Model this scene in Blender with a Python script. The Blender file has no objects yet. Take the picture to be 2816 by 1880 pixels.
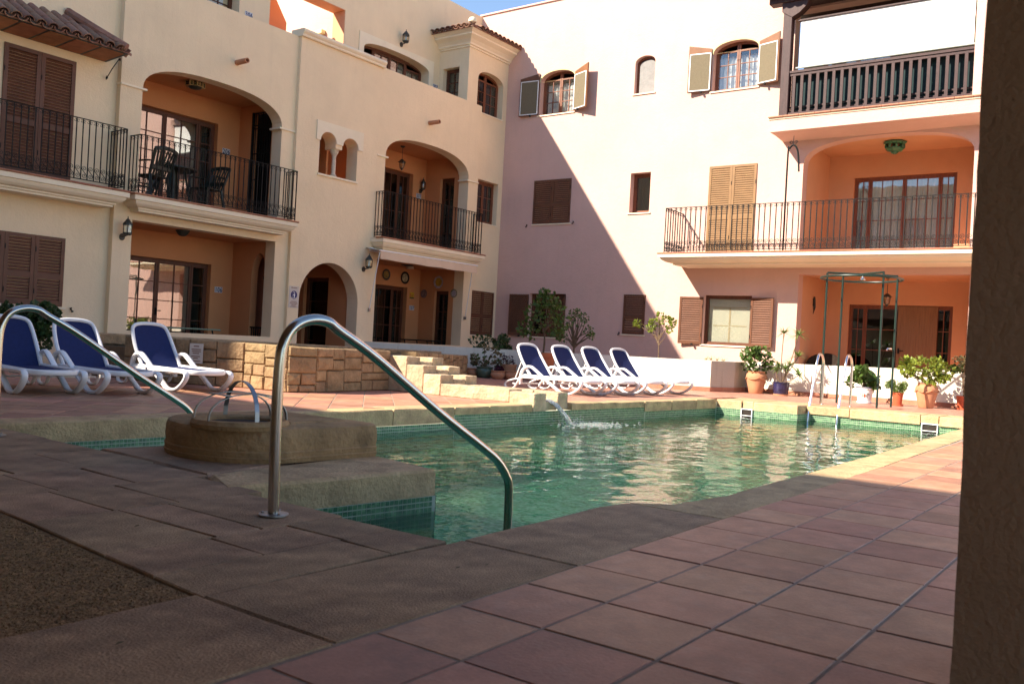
import bpy, bmesh, math, random
from mathutils import Vector, Matrix, noise
from mathutils.geometry import tessellate_polygon
random.seed(7)
R = math.radians
scene = bpy.context.scene
COL = scene.collection

# ------------------------------------------------------------------ camera
def make_camera():
    yaw, pitch, roll = R(36.174), R(0.04), R(3.119)
    fw = Vector((math.cos(yaw)*math.cos(pitch), math.sin(yaw)*math.cos(pitch), math.sin(pitch)))
    rt = Vector((math.sin(yaw), -math.cos(yaw), 0)); up = rt.cross(fw)
    c, s = math.cos(roll), math.sin(roll)
    r2 = rt*c + up*s; u2 = up*c - rt*s
    m = Matrix((r2, u2, -fw)).transposed().to_4x4(); m.translation = (0, 0, 0.775)
    cd = bpy.data.cameras.new('camera'); cd.sensor_width = 36; cd.lens = 31.5
    cd.clip_start = 0.05; cd.clip_end = 400
    cd.dof.use_dof = True; cd.dof.focus_distance = 9.0; cd.dof.aperture_fstop = 6.3
    o = bpy.data.objects.new('camera', cd); COL.objects.link(o); o.matrix_world = m
    scene.camera = o
make_camera()

# ------------------------------------------------------------------ light
SUN_TRAVEL = Vector((1.0, -0.62, -0.86)).normalized()
def make_light():
    w = bpy.data.worlds.new('World'); scene.world = w; w.use_nodes = True
    nt = w.node_tree; bg = nt.nodes['Background']
    sky = nt.nodes.new('ShaderNodeTexSky'); sky.sky_type = 'NISHITA'; sky.sun_disc = False
    sky.sun_elevation = math.asin(-SUN_TRAVEL.z)
    sky.sun_rotation = math.atan2(-SUN_TRAVEL.x, -SUN_TRAVEL.y)
    sky.altitude = 1200; sky.air_density = 1.0; sky.dust_density = 0.05; sky.ozone_density = 3.0
    nt.links.new(sky.outputs[0], bg.inputs[0]); bg.inputs[1].default_value = 0.125
    sd = bpy.data.lights.new('sun', 'SUN'); sd.energy = 5.0; sd.angle = R(0.53); sd.color = (1.0, 0.945, 0.87)
    so = bpy.data.objects.new('sun', sd); COL.objects.link(so)
    so.rotation_euler = SUN_TRAVEL.to_track_quat('-Z', 'Y').to_euler(); so.location = (-10, 20, 25)
make_light()
vs = scene.view_settings
vs.view_transform = 'Standard'; vs.look = 'None'; vs.gamma = 1.0; vs.use_curve_mapping = False
vs.exposure = 1.28
vs.use_white_balance = True; vs.white_balance_temperature = 7250; vs.white_balance_tint = 10

# ------------------------------------------------------------------ mesh helpers
class MB:
    def __init__(s, mp=None): s.v = []; s.f = []; s.mp = mp
    def add(s, vs_, fs):
        n = len(s.v)
        if s.mp: vs_ = [s.mp(p) for p in vs_]
        s.v.extend([tuple(p) for p in vs_]); s.f.extend([tuple(i+n for i in f) for f in fs]); return s
    def box(s, x0, x1, y0, y1, z0, z1):
        return s.add([(x0,y0,z0),(x1,y0,z0),(x1,y1,z0),(x0,y1,z0),(x0,y0,z1),(x1,y0,z1),(x1,y1,z1),(x0,y1,z1)],
            [(3,2,1,0),(4,5,6,7),(0,1,5,4),(1,2,6,5),(2,3,7,6),(3,0,4,7)])
    def prism(s, poly, z0, z1, ztop=None):
        # polygon in xy (CCW) extruded in z; ztop may be a list of top heights
        n = len(poly); zt = ztop or [z1]*n
        vv = [(p[0],p[1],z0) for p in poly] + [(p[0],p[1],zt[i]) for i,p in enumerate(poly)]
        fs = [tuple(range(n-1,-1,-1)), tuple(range(n,2*n))] + [(i,(i+1)%n,n+(i+1)%n,n+i) for i in range(n)]
        return s.add(vv, fs)
    def frustum(s, poly, z0, z1, inset):
        n = len(poly); cx = sum(p[0] for p in poly)/n; cy = sum(p[1] for p in poly)/n
        def ins(p):
            d = math.hypot(p[0]-cx, p[1]-cy) or 1; k = max(0.2, 1-inset/d); return (cx+(p[0]-cx)*k, cy+(p[1]-cy)*k, z1)
        zm = z1-inset*0.8
        vv = [(p[0],p[1],z0) for p in poly]+[(p[0],p[1],zm) for p in poly]+[ins(p) for p in poly]
        fs = [tuple(range(2*n,3*n))]
        for k in (0, n):
            fs += [(k+i,k+(i+1)%n,k+n+(i+1)%n,k+n+i) for i in range(n)]
        return s.add(vv, fs)
    def bar(s, p, q, w, h=None, up=(0,0,1)):
        p, q = Vector(p), Vector(q); h = h or w; d = (q-p).normalized(); u = Vector(up)
        if abs(d.dot(u)) > .99: u = Vector((1,0,0))
        a = d.cross(u).normalized()*w/2; b = a.cross(d).normalized()*h/2
        vv = [p-a-b,p+a-b,p+a+b,p-a+b,q-a-b,q+a-b,q+a+b,q-a+b]
        return s.add(vv, [(3,2,1,0),(4,5,6,7),(0,1,5,4),(1,2,6,5),(2,3,7,6),(3,0,4,7)])
    def tube(s, path, r, n=8, closed=False, flat=None):
        pts = [Vector(p) for p in path]; m = len(pts); rs = r if isinstance(r, (list,tuple)) else [r]*m
        ref = None; vv = []
        for i,p in enumerate(pts):
            if closed: d = pts[(i+1)%m]-pts[i-1]
            else: d = pts[min(i+1,m-1)]-pts[max(i-1,0)]
            d.normalize()
            if ref is None:
                ref = Vector((0,0,1)) if abs(d.z) < .9 else Vector((1,0,0))
            a = d.cross(ref)
            if a.length < 1e-4: ref = Vector((0.3,1,0.2)); a = d.cross(ref)
            a.normalize(); b = a.cross(d).normalized(); ref = b
            fa, fb = flat if flat else (1,1)
            for k in range(n):
                t = 2*math.pi*k/n + (math.pi/n if n == 4 else 0)
                vv.append(p + a*math.cos(t)*rs[i]*fa + b*math.sin(t)*rs[i]*fb)
        fs = []
        for i in range(m if closed else m-1):
            j = (i+1) % m
            for k in range(n):
                l = (k+1) % n; fs.append((i*n+k, j*n+k, j*n+l, i*n+l))
        if not closed: fs += [tuple(range(n)), tuple(range(m*n-1, (m-1)*n-1, -1))]
        return s.add(vv, fs)
    def lathe(s, prof, cx=0, cy=0, cz=0, n=24, sq=None):
        vv = []; fs = []
        for r,z in prof:
            for k in range(n):
                t = 2*math.pi*k/n; vv.append((cx+r*math.cos(t), cy+r*math.sin(t), cz+z))
        m = len(prof)
        for i in range(m-1):
            for k in range(n):
                l = (k+1)%n; fs.append((i*n+k, i*n+l, (i+1)*n+l, (i+1)*n+k))
        fs += [tuple(range(n-1,-1,-1)), tuple(range((m-1)*n, m*n))]
        return s.add(vv, fs)
    def holes(s, outer, holes, d0, d1):
        # wall in (u,v) with holes, between depths d0 (front) and d1; coords (u, d, v)
        loops = [outer]+holes
        tri = tessellate_polygon([[Vector((p[0],p[1],0)) for p in l] for l in loops])
        pts = [p for l in loops for p in l]; n = len(pts)
        vv = [(p[0],d0,p[1]) for p in pts]+[(p[0],d1,p[1]) for p in pts]; fs = []
        for t in tri: fs += [tuple(t), tuple(i+n for i in reversed(t))]
        k = 0
        for l in loops:
            m = len(l)
            for i in range(m):
                a, b = k+i, k+(i+1)%m; fs.append((a,b,b+n,a+n))
            k += m
        return s.add(vv, fs)
    def mesh(s, name, mats=None, smooth=False, bevel=0, seg=1, fix=True):
        me = bpy.data.meshes.new(name); me.from_pydata(s.v, [], s.f)
        if fix or bevel:
            bm = bmesh.new(); bm.from_mesh(me)
            bmesh.ops.remove_doubles(bm, verts=bm.verts, dist=1e-5)
            bmesh.ops.recalc_face_normals(bm, faces=bm.faces)
            if bevel:
                ed = [e for e in bm.edges if len(e.link_faces) == 2 and e.calc_face_angle(0) > 0.6]
                bmesh.ops.bevel(bm, geom=ed, offset=bevel, segments=seg, affect='EDGES', profile=.6, clamp_overlap=True)
            bm.to_mesh(me); bm.free()
        if mats: me.materials.append(mats)
        if smooth:
            me.polygons.foreach_set('use_smooth', [True]*len(me.polygons))
            try: me.set_sharp_from_angle(angle=R(38))
            except Exception: pass
        me.update(); return me

WM = {}
def wm(o): return WM.get(o.name, Matrix.Identity(4))
def link(o, parent=None, local=False):
    COL.objects.link(o)
    if parent:
        o.parent = parent
        if not local: o.matrix_parent_inverse = wm(parent).inverted()
    return o
def tag(o, label=None, cat=None, group=None, kind=None):
    if label: o['label'] = label
    if cat: o['category'] = cat
    if group: o['group'] = group
    if kind: o['kind'] = kind
    return o
def obj(name, mb, mat, parent=None, smooth=False, bevel=0, seg=1, local=False, kind=None, label=None, fix=True):
    me = mb if isinstance(mb, bpy.types.Mesh) else mb.mesh(name, mat, smooth, bevel, seg, fix)
    o = link(bpy.data.objects.new(name, me), parent, local)
    if kind: o['kind'] = kind
    if label: o['label'] = label
    return o
def thing(name, label, cat, loc=(0,0,0), rz=0, group=None):
    o = bpy.data.objects.new(name, None); COL.objects.link(o); o.empty_display_size = .1
    o.location = loc; o.rotation_euler = (0,0,rz)
    WM[o.name] = Matrix.Translation(loc) @ Matrix.Rotation(rz, 4, 'Z')
    return tag(o, label, cat, group)
def struct(name, mb, mat, **k):
    return tag(obj(name, mb, mat, **k), kind='structure')
def copy_tree(o, parent=None):
    c = o.copy(); COL.objects.link(c); c.parent = parent
    for ch in list(o.children): copy_tree(ch, c)
    return c

# mappings: facade facing -Y (u = X) and facade facing -X (u = Y)
def my(c): return lambda p: (p[0], c+p[1], p[2])
def mx(c): return lambda p: (c+p[1], p[0], p[2])

# ------------------------------------------------------------------ materials
def mat(name, col, rough=.8, var=.12, scale=4, bump=0, bscale=60, metal=0, spec=.3, objvar=0, stain=None, detail=6, aniso=None, streak=None, trowel=0, grain=None):
    m = bpy.data.materials.new(name); m.use_nodes = True; nt = m.node_tree; N = nt.nodes; L = nt.links
    b = N['Principled BSDF']; b.inputs['Roughness'].default_value = rough; b.inputs['Metallic'].default_value = metal
    b.inputs['Specular IOR Level'].default_value = spec
    tc = N.new('ShaderNodeTexCoord'); src = tc.outputs['Object']
    if aniso:
        mp = N.new('ShaderNodeMapping'); mp.inputs['Scale'].default_value = aniso; L.new(src, mp.inputs[0]); src = mp.outputs[0]
    n1 = N.new('ShaderNodeTexNoise'); n1.inputs['Scale'].default_value = scale; n1.inputs['Detail'].default_value = detail
    n1.inputs['Roughness'].default_value = .6; L.new(src, n1.inputs['Vector'])
    cr = N.new('ShaderNodeValToRGB'); L.new(n1.outputs['Fac'], cr.inputs[0])
    lo = tuple(max(0, c*(1-var)) for c in col); hi = tuple(min(1, c*(1+var)) for c in col)
    cr.color_ramp.elements[0].position = .3; cr.color_ramp.elements[1].position = .7
    cr.color_ramp.elements[0].color = (*lo, 1); cr.color_ramp.elements[1].color = (*hi, 1)
    out = cr.outputs[0]
    if stain:   # (colour, scale, threshold, strength)
        n2 = N.new('ShaderNodeTexNoise'); n2.inputs['Scale'].default_value = stain[1]; n2.inputs['Detail'].default_value = 8
        n2.inputs['Roughness'].default_value = .7; L.new(src, n2.inputs['Vector'])
        r2 = N.new('ShaderNodeMapRange'); r2.inputs[1].default_value = stain[2]; r2.inputs[2].default_value = stain[2]+.16
        r2.inputs[4].default_value = stain[3]; L.new(n2.outputs['Fac'], r2.inputs[0])
        mx_ = N.new('ShaderNodeMixRGB'); mx_.inputs[2].default_value = (*stain[0], 1)
        L.new(r2.outputs[0], mx_.inputs[0]); L.new(out, mx_.inputs[1]); out = mx_.outputs[0]
    if grain:   # fine speckle: (scale, amount)
        n6 = N.new('ShaderNodeTexNoise'); n6.inputs['Scale'].default_value = grain[0]; n6.inputs['Detail'].default_value = 4; n6.inputs['Roughness'].default_value = .75; L.new(tc.outputs['Object'], n6.inputs['Vector'])
        r6 = N.new('ShaderNodeMapRange'); r6.inputs[1].default_value = .3; r6.inputs[2].default_value = .7; r6.inputs[3].default_value = 1-grain[1]; r6.inputs[4].default_value = 1+grain[1]; L.new(n6.outputs['Fac'], r6.inputs[0])
        h6 = N.new('ShaderNodeHueSaturation'); L.new(out, h6.inputs['Color']); L.new(r6.outputs[0], h6.inputs['Value']); out = h6.outputs[0]
    if streak:  # rain streaks and grime: (colour, strength)
        ms = N.new('ShaderNodeMapping'); ms.inputs['Scale'].default_value = (5,5,.35); L.new(src, ms.inputs[0])
        n4 = N.new('ShaderNodeTexNoise'); n4.inputs['Scale'].default_value = 1.6; n4.inputs['Detail'].default_value = 7; n4.inputs['Roughness'].default_value = .65; L.new(ms.outputs[0], n4.inputs['Vector'])
        r4 = N.new('ShaderNodeMapRange'); r4.inputs[1].default_value = .52; r4.inputs[2].default_value = .78; r4.inputs[4].default_value = streak[1]; L.new(n4.outputs['Fac'], r4.inputs[0])
        m4 = N.new('ShaderNodeMixRGB'); m4.inputs[2].default_value = (*streak[0], 1); L.new(r4.outputs[0], m4.inputs[0]); L.new(out, m4.inputs[1]); out = m4.outputs[0]
    if objvar:
        oi = N.new('ShaderNodeObjectInfo'); mr = N.new('ShaderNodeMapRange')
        mr.inputs[3].default_value = 1-objvar; mr.inputs[4].default_value = 1+objvar; L.new(oi.outputs['Random'], mr.inputs[0])
        hs = N.new('ShaderNodeHueSaturation'); L.new(out, hs.inputs['Color']); L.new(mr.outputs[0], hs.inputs['Value'])
        m2 = N.new('ShaderNodeMapRange'); m2.inputs[3].default_value = .5-objvar*.06; m2.inputs[4].default_value = .5+objvar*.06
        mt = N.new('ShaderNodeMath'); mt.operation = 'FRACT'; mm = N.new('ShaderNodeMath'); mm.operation = 'MULTIPLY'; mm.inputs[1].default_value = 7.31
        L.new(oi.outputs['Random'], mm.inputs[0]); L.new(mm.outputs[0], mt.inputs[0]); L.new(mt.outputs[0], m2.inputs[0]); L.new(m2.outputs[0], hs.inputs['Hue'])
        out = hs.outputs[0]
    L.new(out, b.inputs['Base Color'])
    if bump:
        n3 = N.new('ShaderNodeTexNoise'); n3.inputs['Scale'].default_value = bscale; n3.inputs['Detail'].default_value = 5
        L.new(src, n3.inputs['Vector']); bp = N.new('ShaderNodeBump'); bp.inputs['Strength'].default_value = bump
        bp.inputs['Distance'].default_value = .02; L.new(n3.outputs['Fac'], bp.inputs['Height']); last = bp
        if trowel:
            n5 = N.new('ShaderNodeTexNoise'); n5.inputs['Scale'].default_value = 7; n5.inputs['Detail'].default_value = 3; n5.inputs['Distortion'].default_value = 1.2; L.new(src, n5.inputs['Vector'])
            b5 = N.new('ShaderNodeBump'); b5.inputs['Strength'].default_value = trowel; b5.inputs['Distance'].default_value = .05; L.new(n5.outputs['Fac'], b5.inputs['Height']); L.new(bp.outputs[0], b5.inputs['Normal']); last = b5
        L.new(last.outputs[0], b.inputs['Normal'])
    return m
def glossy_glass(name, tint=(.55,.6,.58), base=.22):
    m = bpy.data.materials.new(name); m.use_nodes = True; nt = m.node_tree; N = nt.nodes; L = nt.links
    N.remove(N['Principled BSDF']); o = N['Material Output']
    t = N.new('ShaderNodeBsdfTransparent'); t.inputs[0].default_value = (*tint, 1)
    g = N.new('ShaderNodeBsdfGlossy'); g.inputs['Roughness'].default_value = .015; g.inputs[0].default_value = (1,1,1,1)
    fr = N.new('ShaderNodeLayerWeight'); fr.inputs[0].default_value = .5
    pw = N.new('ShaderNodeMath'); pw.operation = 'POWER'; pw.inputs[1].default_value = 3.0; L.new(fr.outputs['Facing'], pw.inputs[0])
    ad = N.new('ShaderNodeMath'); ad.operation = 'MULTIPLY_ADD'; ad.use_clamp = True; ad.inputs[1].default_value = .6; ad.inputs[2].default_value = base*.7+.03; L.new(pw.outputs[0], ad.inputs[0])
    tc = N.new('ShaderNodeTexCoord'); n1 = N.new('ShaderNodeTexNoise'); n1.inputs['Scale'].default_value = 1.6; L.new(tc.outputs['Object'], n1.inputs[0])
    bp = N.new('ShaderNodeBump'); bp.inputs['Strength'].default_value = .02; bp.inputs['Distance'].default_value = .05
    L.new(n1.outputs[0], bp.inputs['Height']); L.new(bp.outputs[0], g.inputs['Normal'])
    mx_ = N.new('ShaderNodeMixShader'); L.new(ad.outputs[0], mx_.inputs[0]); L.new(t.outputs[0], mx_.inputs[1]); L.new(g.outputs[0], mx_.inputs[2])
    L.new(mx_.outputs[0], o.inputs[0]); return m
def leafmat(name, col, var=.5):
    m = mat(name, col, rough=.45, var=var, scale=9, spec=.4)
    nt = m.node_tree; N = nt.nodes; L = nt.links; b = N['Principled BSDF']
    tr = N.new('ShaderNodeBsdfTranslucent'); src = b.inputs['Base Color'].links[0].from_socket; L.new(src, tr.inputs[0])
    mx_ = N.new('ShaderNodeMixShader'); mx_.inputs[0].default_value = .3
    L.new(b.outputs[0], mx_.inputs[1]); L.new(tr.outputs[0], mx_.inputs[2]); L.new(mx_.outputs[0], N['Material Output'].inputs[0])
    return m

CREAM = mat('cream_stucco', (.84,.665,.445), .9, .05, 1.2, .25, 45, spec=.15, stain=((.74,.575,.385), 1.7, .56, .3), streak=((.60,.46,.32), .16), trowel=.12)
PINK = mat('pink_stucco', (.66,.42,.35), .9, .05, 1.0, .3, 40, spec=.15, stain=((.60,.37,.30), 1.9, .56, .3), streak=((.50,.32,.26), .18), trowel=.14)
ORANGE = mat('orange_stucco', (.60,.265,.12), .9, .06, 1.3, .25, 45, spec=.15)
ORANGE2 = mat('peach_stucco', (.68,.36,.205), .9, .06, 1.3, .25, 45, spec=.15)
TERRED = mat('red_stucco', (.62,.22,.12), .9, .05, 1.3, .2, 45, spec=.15)
TRIM = mat('cream_moulding', (.85,.73,.54), .85, .05, 2, .08, 60, spec=.2, stain=((.5,.38,.25), 3, .62, .3))
WHITEWALL = mat('white_stucco', (.82,.76,.64), .9, .04, 1.5, .35, 38, spec=.15, stain=((.68,.58,.44), 2.2, .56, .35), streak=((.50,.40,.28), .4), trowel=.15)
WOOD = mat('brown_wood', (.115,.040,.020), .5, .25, 3, .1, 50, spec=.35, aniso=(6,6,1))
WOODRED = mat('red_brown_wood', (.20,.065,.030), .45, .25, 3, .1, 50, spec=.4, aniso=(6,6,1))
SHUT = mat('shutter_paint', (.215,.088,.036), .5, .18, 4, .05, 40, spec=.35)
SHUTSHADE = mat('shutter_paint_shaded', (.13,.050,.026), .5, .18, 4, .05, 40, spec=.35)  # darker copy for shutters out of the sun, shade put into the colour
DARKWOOD = mat('dark_stained_timber', (.05,.020,.018), .55, .3, 3, .12, 40, spec=.35, aniso=(8,8,1))
IRON = mat('wrought_iron', (.010,.010,.010), .6, .3, 20, .1, 80, spec=.2)
BRONZE = mat('dark_bronze', (.035,.035,.028), .5, .4, 12, .1, 80, spec=.5)
STEEL = mat('brushed_steel', (.52,.49,.45), .2, .08, 14, .02, 120, metal=1, aniso=(1,1,.2))
STEELDULL = mat('dull_steel', (.34,.33,.33), .38, .2, 14, .04, 90, metal=1)
ALU = mat('polished_steel', (.75,.75,.76), .16, .05, 14, 0, 60, metal=1)
GREENPIPE = mat('green_painted_pipe', (.006,.022,.015), .4, .25, 8, .02, 60, spec=.5)
GLASS = glossy_glass('window_glass', (.86,.88,.87), .08)
GLASSREF = glossy_glass('window_glass_reflecting', (.55,.58,.56), .30)
GLASSDARK = glossy_glass('window_glass_dark', (.35,.38,.38), .10)
LAMPGLASS = glossy_glass('lamp_glass', (.85,.85,.78), .08)
CURTAIN = mat('net_curtain', (.55,.50,.44), .9, .08, 6)
CURTAINW = mat('white_curtain', (.80,.79,.78), .9, .05, 6)
CURTAINR = mat('red_curtain', (.42,.025,.06), .9, .1, 6)
DARK = mat('dark_room', (.03,.022,.018), .9, .2, 3)  # near-black colour stands in for the shade of unlit interiors
TILE = mat('terracotta_tile', (.45,.22,.14), .5, .2, 6, .08, 70, spec=.35, objvar=.2, stain=((.31,.165,.115), 4.5, .5, .75), streak=((.55,.36,.27), .4), grain=(90,.10))
TILEEDGE = mat('clay_edge_tile', (.44,.19,.115), .6, .18, 9, .05, 60, objvar=.12)
GROUT = mat('grout', (.34,.265,.205), .95, .2, 10, .2, 60)
COPE = mat('sandstone_coping', (.50,.345,.19), .9, .26, 5, .6, 40, spec=.2, objvar=.08, stain=((.19,.135,.08), 4.2, .56, .75), grain=(70,.16))
PAVE = mat('worn_paving', (.43,.275,.17), .88, .3, 4.5, .4, 120, spec=.2, objvar=.12, stain=((.17,.11,.08), 2.2, .47, .6), detail=10, grain=(110,.22))
JOINT = mat('dark_joint', (.085,.058,.042), .95, .3, 9, .2, 60)
STONE = mat('ashlar_stone', (.33,.215,.118), .92, .26, 7, 1.0, 22, spec=.15, objvar=.09, stain=((.20,.14,.08), 5, .55, .6), grain=(60,.16))
MORTAR = mat('mortar', (.17,.115,.07), .95, .2, 8, .3, 40)
ROOFT = mat('roof_clay', (.28,.145,.095), .8, .3, 6, .25, 40, objvar=.22, stain=((.13,.10,.085), 7, .52, .7))
SOFFIT = mat('clay_soffit', (.36,.15,.075), .8, .2, 6, .1, 40, objvar=.1)
POTCLAY = mat('terracotta_pot', (.52,.235,.125), .8, .16, 5, .12, 60, stain=((.62,.42,.32), 5, .58, .5))
POTRED = mat('plastic_pot', (.48,.10,.045), .5, .1, 5, .02, 60)
POTGREEN = mat('glazed_green_pot', (.10,.14,.09), .3, .4, 7, .05, 60, spec=.5)
POTBLUE = mat('glazed_blue_pot', (.018,.018,.06), .18, .5, 14, .03, 60, spec=.6)
POTWHITE = mat('painted_white_pot', (.80,.76,.74), .35, .04, 8)
SOIL = mat('soil', (.05,.035,.025), 1, .4, 30, .6, 60)
PLASTIC = mat('white_resin', (.80,.79,.79), .38, .03, 6, .02, 90, spec=.4)
BLUEFAB = mat('blue_mesh_fabric', (.012,.021,.088), .75, .12, 30, .15, 400, spec=.25)
GREENPLA = mat('dark_green_resin', (.010,.022,.018), .4, .2, 6, .02, 60, spec=.4)
WICKER = mat('dark_wicker', (.030,.018,.012), .7, .4, 60, .8, 120)
WHITE = mat('white_paint', (.80,.80,.79), .5, .04, 6)
SHADEFAB = mat('canvas_blind', (.82,.79,.74), .9, .03, 3)
AWNFAB = mat('beige_awning', (.66,.50,.36), .9, .06, 3)
SCREENFAB = mat('woven_screen', (.17,.135,.085), .85, .10, 30, .1, 200)
GREENMESH = mat('green_shade_net', (.018,.036,.038), .9, .2, 40, .2, 200)
SIGN = mat('sign_plate', (.62,.54,.47), .5, .04, 6)
SIGNBLUE = mat('sign_blue', (.012,.012,.13), .4, .05, 6)
SIGNTXT = mat('sign_red_brown_print', (.26,.13,.09), .6, .05, 6)
NUMW = mat('number_tile_white', (.62,.62,.66), .3, .08, 20)
NUMB = mat('number_tile_blue', (.012,.014,.07), .3, .1, 20)
BARK = mat('bark', (.16,.105,.065), .9, .3, 14, .6, 40)
LEAF1 = leafmat('leaf_green', (.075,.135,.028))
LEAF2 = leafmat('leaf_dark', (.035,.075,.022))
LEAF3 = leafmat('leaf_yellow_green', (.20,.25,.035))
LEAF4 = leafmat('leaf_spiky', (.17,.25,.065))
LEAFDRY = leafmat('leaf_dry', (.17,.13,.06))
LEAFPURP = leafmat('leaf_purple', (.06,.015,.03))
GRAVEL = mat('gravel_bed', (.33,.20,.095), .95, .5, 55, 1.0, 90, detail=10, stain=((.12,.07,.035), 12, .5, .5))
EARTH = mat('ground', (.30,.22,.15), .95, .25, 2, .2, 30)
# ================================================================== ground, pool, paving
WATER_Z = -0.25
POOL = [(2.66,2.18),(3.80,2.21),(4.02,2.17),(4.16,2.00),(4.7,1.93),(8.1,1.96),(13.2,2.08),(14.9,2.12),(14.9,4.74),
        (14.45,4.78),(14.42,6.18),(11.8,6.33),(9.0,6.50),(6.5,6.60),(2.96,6.66),(2.93,5.20),(3.45,5.12),(4.16,5.08),
        (4.18,4.08),(4.06,3.47),(2.80,3.64),(2.67,2.75)]
def grow(poly, d):
    n = len(poly); out = []
    for i in range(n):
        a, b, c = Vector(poly[i-1]), Vector(poly[i]), Vector(poly[(i+1)%n])
        n1 = (b-a).normalized(); n2 = (c-b).normalized()
        n1 = Vector((n1.y,-n1.x)); n2 = Vector((n2.y,-n2.x)); m = (n1+n2); m = m/max(.5, m.length**2/2)
        out.append((b.x+m.x*d, b.y+m.y*d))
    return out
def flat_with_hole(outer, holes, z):
    mb = MB(); loops = [outer]+holes
    tri = tessellate_polygon([[Vector((p[0],p[1],0)) for p in l] for l in loops]); pts = [p for l in loops for p in l]
    mb.add([(p[0],p[1],z) for p in pts], [tuple(t) for t in tri]); return mb
POOLX = grow(POOL, .06)
struct('ground', flat_with_hole([(-120,-120),(120,-120),(120,120),(-120,120)], [POOLX], -.05), EARTH)
# pool basin
def mosaic_material(name, under=False):
    m = bpy.data.materials.new(name); m.use_nodes = True; nt = m.node_tree; N = nt.nodes; L = nt.links; b = N['Principled BSDF']
    b.inputs['Roughness'].default_value = .25
    tc = N.new('ShaderNodeTexCoord'); sn = N.new('ShaderNodeVectorMath'); sn.operation = 'SNAP'; sn.inputs[1].default_value = (.031,.031,.031)
    ofs = N.new('ShaderNodeVectorMath'); ofs.operation = 'ADD'; ofs.inputs[1].default_value = (.0153,.0153,.0153)
    L.new(tc.outputs['Object'], ofs.inputs[0]); L.new(ofs.outputs[0], sn.inputs[0])
    wn = N.new('ShaderNodeTexWhiteNoise'); L.new(sn.outputs[0], wn.inputs['Vector'])
    cr = N.new('ShaderNodeValToRGB'); el = cr.color_ramp.elements
    cols = [(.08,.36,.19),(.20,.60,.36),(.33,.75,.50),(.70,.95,.78)] if under else [(.035,.115,.055),(.06,.17,.08),(.09,.22,.10),(.16,.31,.15)]
    el[0].color = (*cols[0],1); el[1].color = (*cols[3],1)
    for k,p in ((1,.35),(2,.7)):
        e = el.new(p); e.color = (*cols[k],1)
    L.new(wn.outputs['Value'], cr.inputs[0]); L.new(cr.outputs[0], b.inputs['Base Color']); return m
MOSU = mosaic_material('pool_floor_mosaic', True); MOSW = mosaic_material('pool_edge_mosaic')
GROUTP = mat('mosaic_grout', (.42,.46,.36), .9, .1, 20)
basin = MB()
n = len(POOL); zb = -.88
basin.add([(p[0],p[1],-.21) for p in POOL]+[(p[0],p[1],zb) for p in POOL], [(i,(i+1)%n,n+(i+1)%n,n+i) for i in range(n)])
tri = tessellate_polygon([[Vector((p[0],p[1],0)) for p in POOL]])
basin.add([(p[0],p[1],zb) for p in POOL], [tuple(t) for t in tri])
pool = struct('swimming_pool', basin, MOSU)
# mosaic bands (real little tiles, joined)
def mosaic_band(pts, z0, z1, side=1):
    mb = MB(); back = MB(); s = .0285; g = .0035
    for a,b in zip(pts[:-1], pts[1:]):
        a, b = Vector(a), Vector(b); L_ = (b-a).length; d = (b-a)/L_; nrm = Vector((d.y,-d.x))*side
        zz0 = z0[0] if isinstance(z0, tuple) else z0
        o = nrm*.003; back.add([(a.x+o.x,a.y+o.y,zz0),(b.x+o.x,b.y+o.y,zz0),(b.x+o.x,b.y+o.y,z1),(a.x+o.x,a.y+o.y,z1)], [(0,1,2,3)])
        k = 0
        while (k+1)*(s+g) < L_:
            t0 = k*(s+g); k += 1; z = z1
            while z - s > zz0:
                w = random.uniform(.004,.0055)
                p = a+d*t0+nrm*w; q = a+d*(t0+s)+nrm*random.uniform(.004,.0055)
                mb.add([(p.x,p.y,z-s),(q.x,q.y,z-s),(q.x,q.y,z-g),(p.x,p.y,z-g)], [(0,1,2,3)]); z -= (s+g)
    return mb, back
bands = [([(6.5,6.598),(2.96,6.658)], -.46, -.155, -1), ([(7.9,6.54),(6.5,6.598)], -.46, -.175, -1), ([(12.1,6.312),(9.0,6.498),(7.9,6.54)], -.46, -.085, -1),
         ([(14.42,6.178),(12.1,6.312)], -.46, -.15, -1), ([(14.448,4.78),(14.418,6.178)], -.46, -.13, -1), ([(14.898,2.12),(14.898,4.74)], -.46, -.13, -1),
         ([(14.9,4.742),(14.45,4.782)], -.46, -.13, -1), ([(2.80,3.642),(4.06,3.472)], -.62, -.155, 1), ([(4.06,3.47),(4.18,4.08),(4.16,5.08)], -.5, -.155, 1)]
for bi,(pts, z0, z1, sd) in enumerate(bands):
    a, b = mosaic_band(pts, z0, z1, sd)
    g_ = obj('mosaic_grout', b, GROUTP, pool, fix=False); m_ = obj('mosaic_band', a, MOSW, pool, kind='stuff', fix=False)

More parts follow.
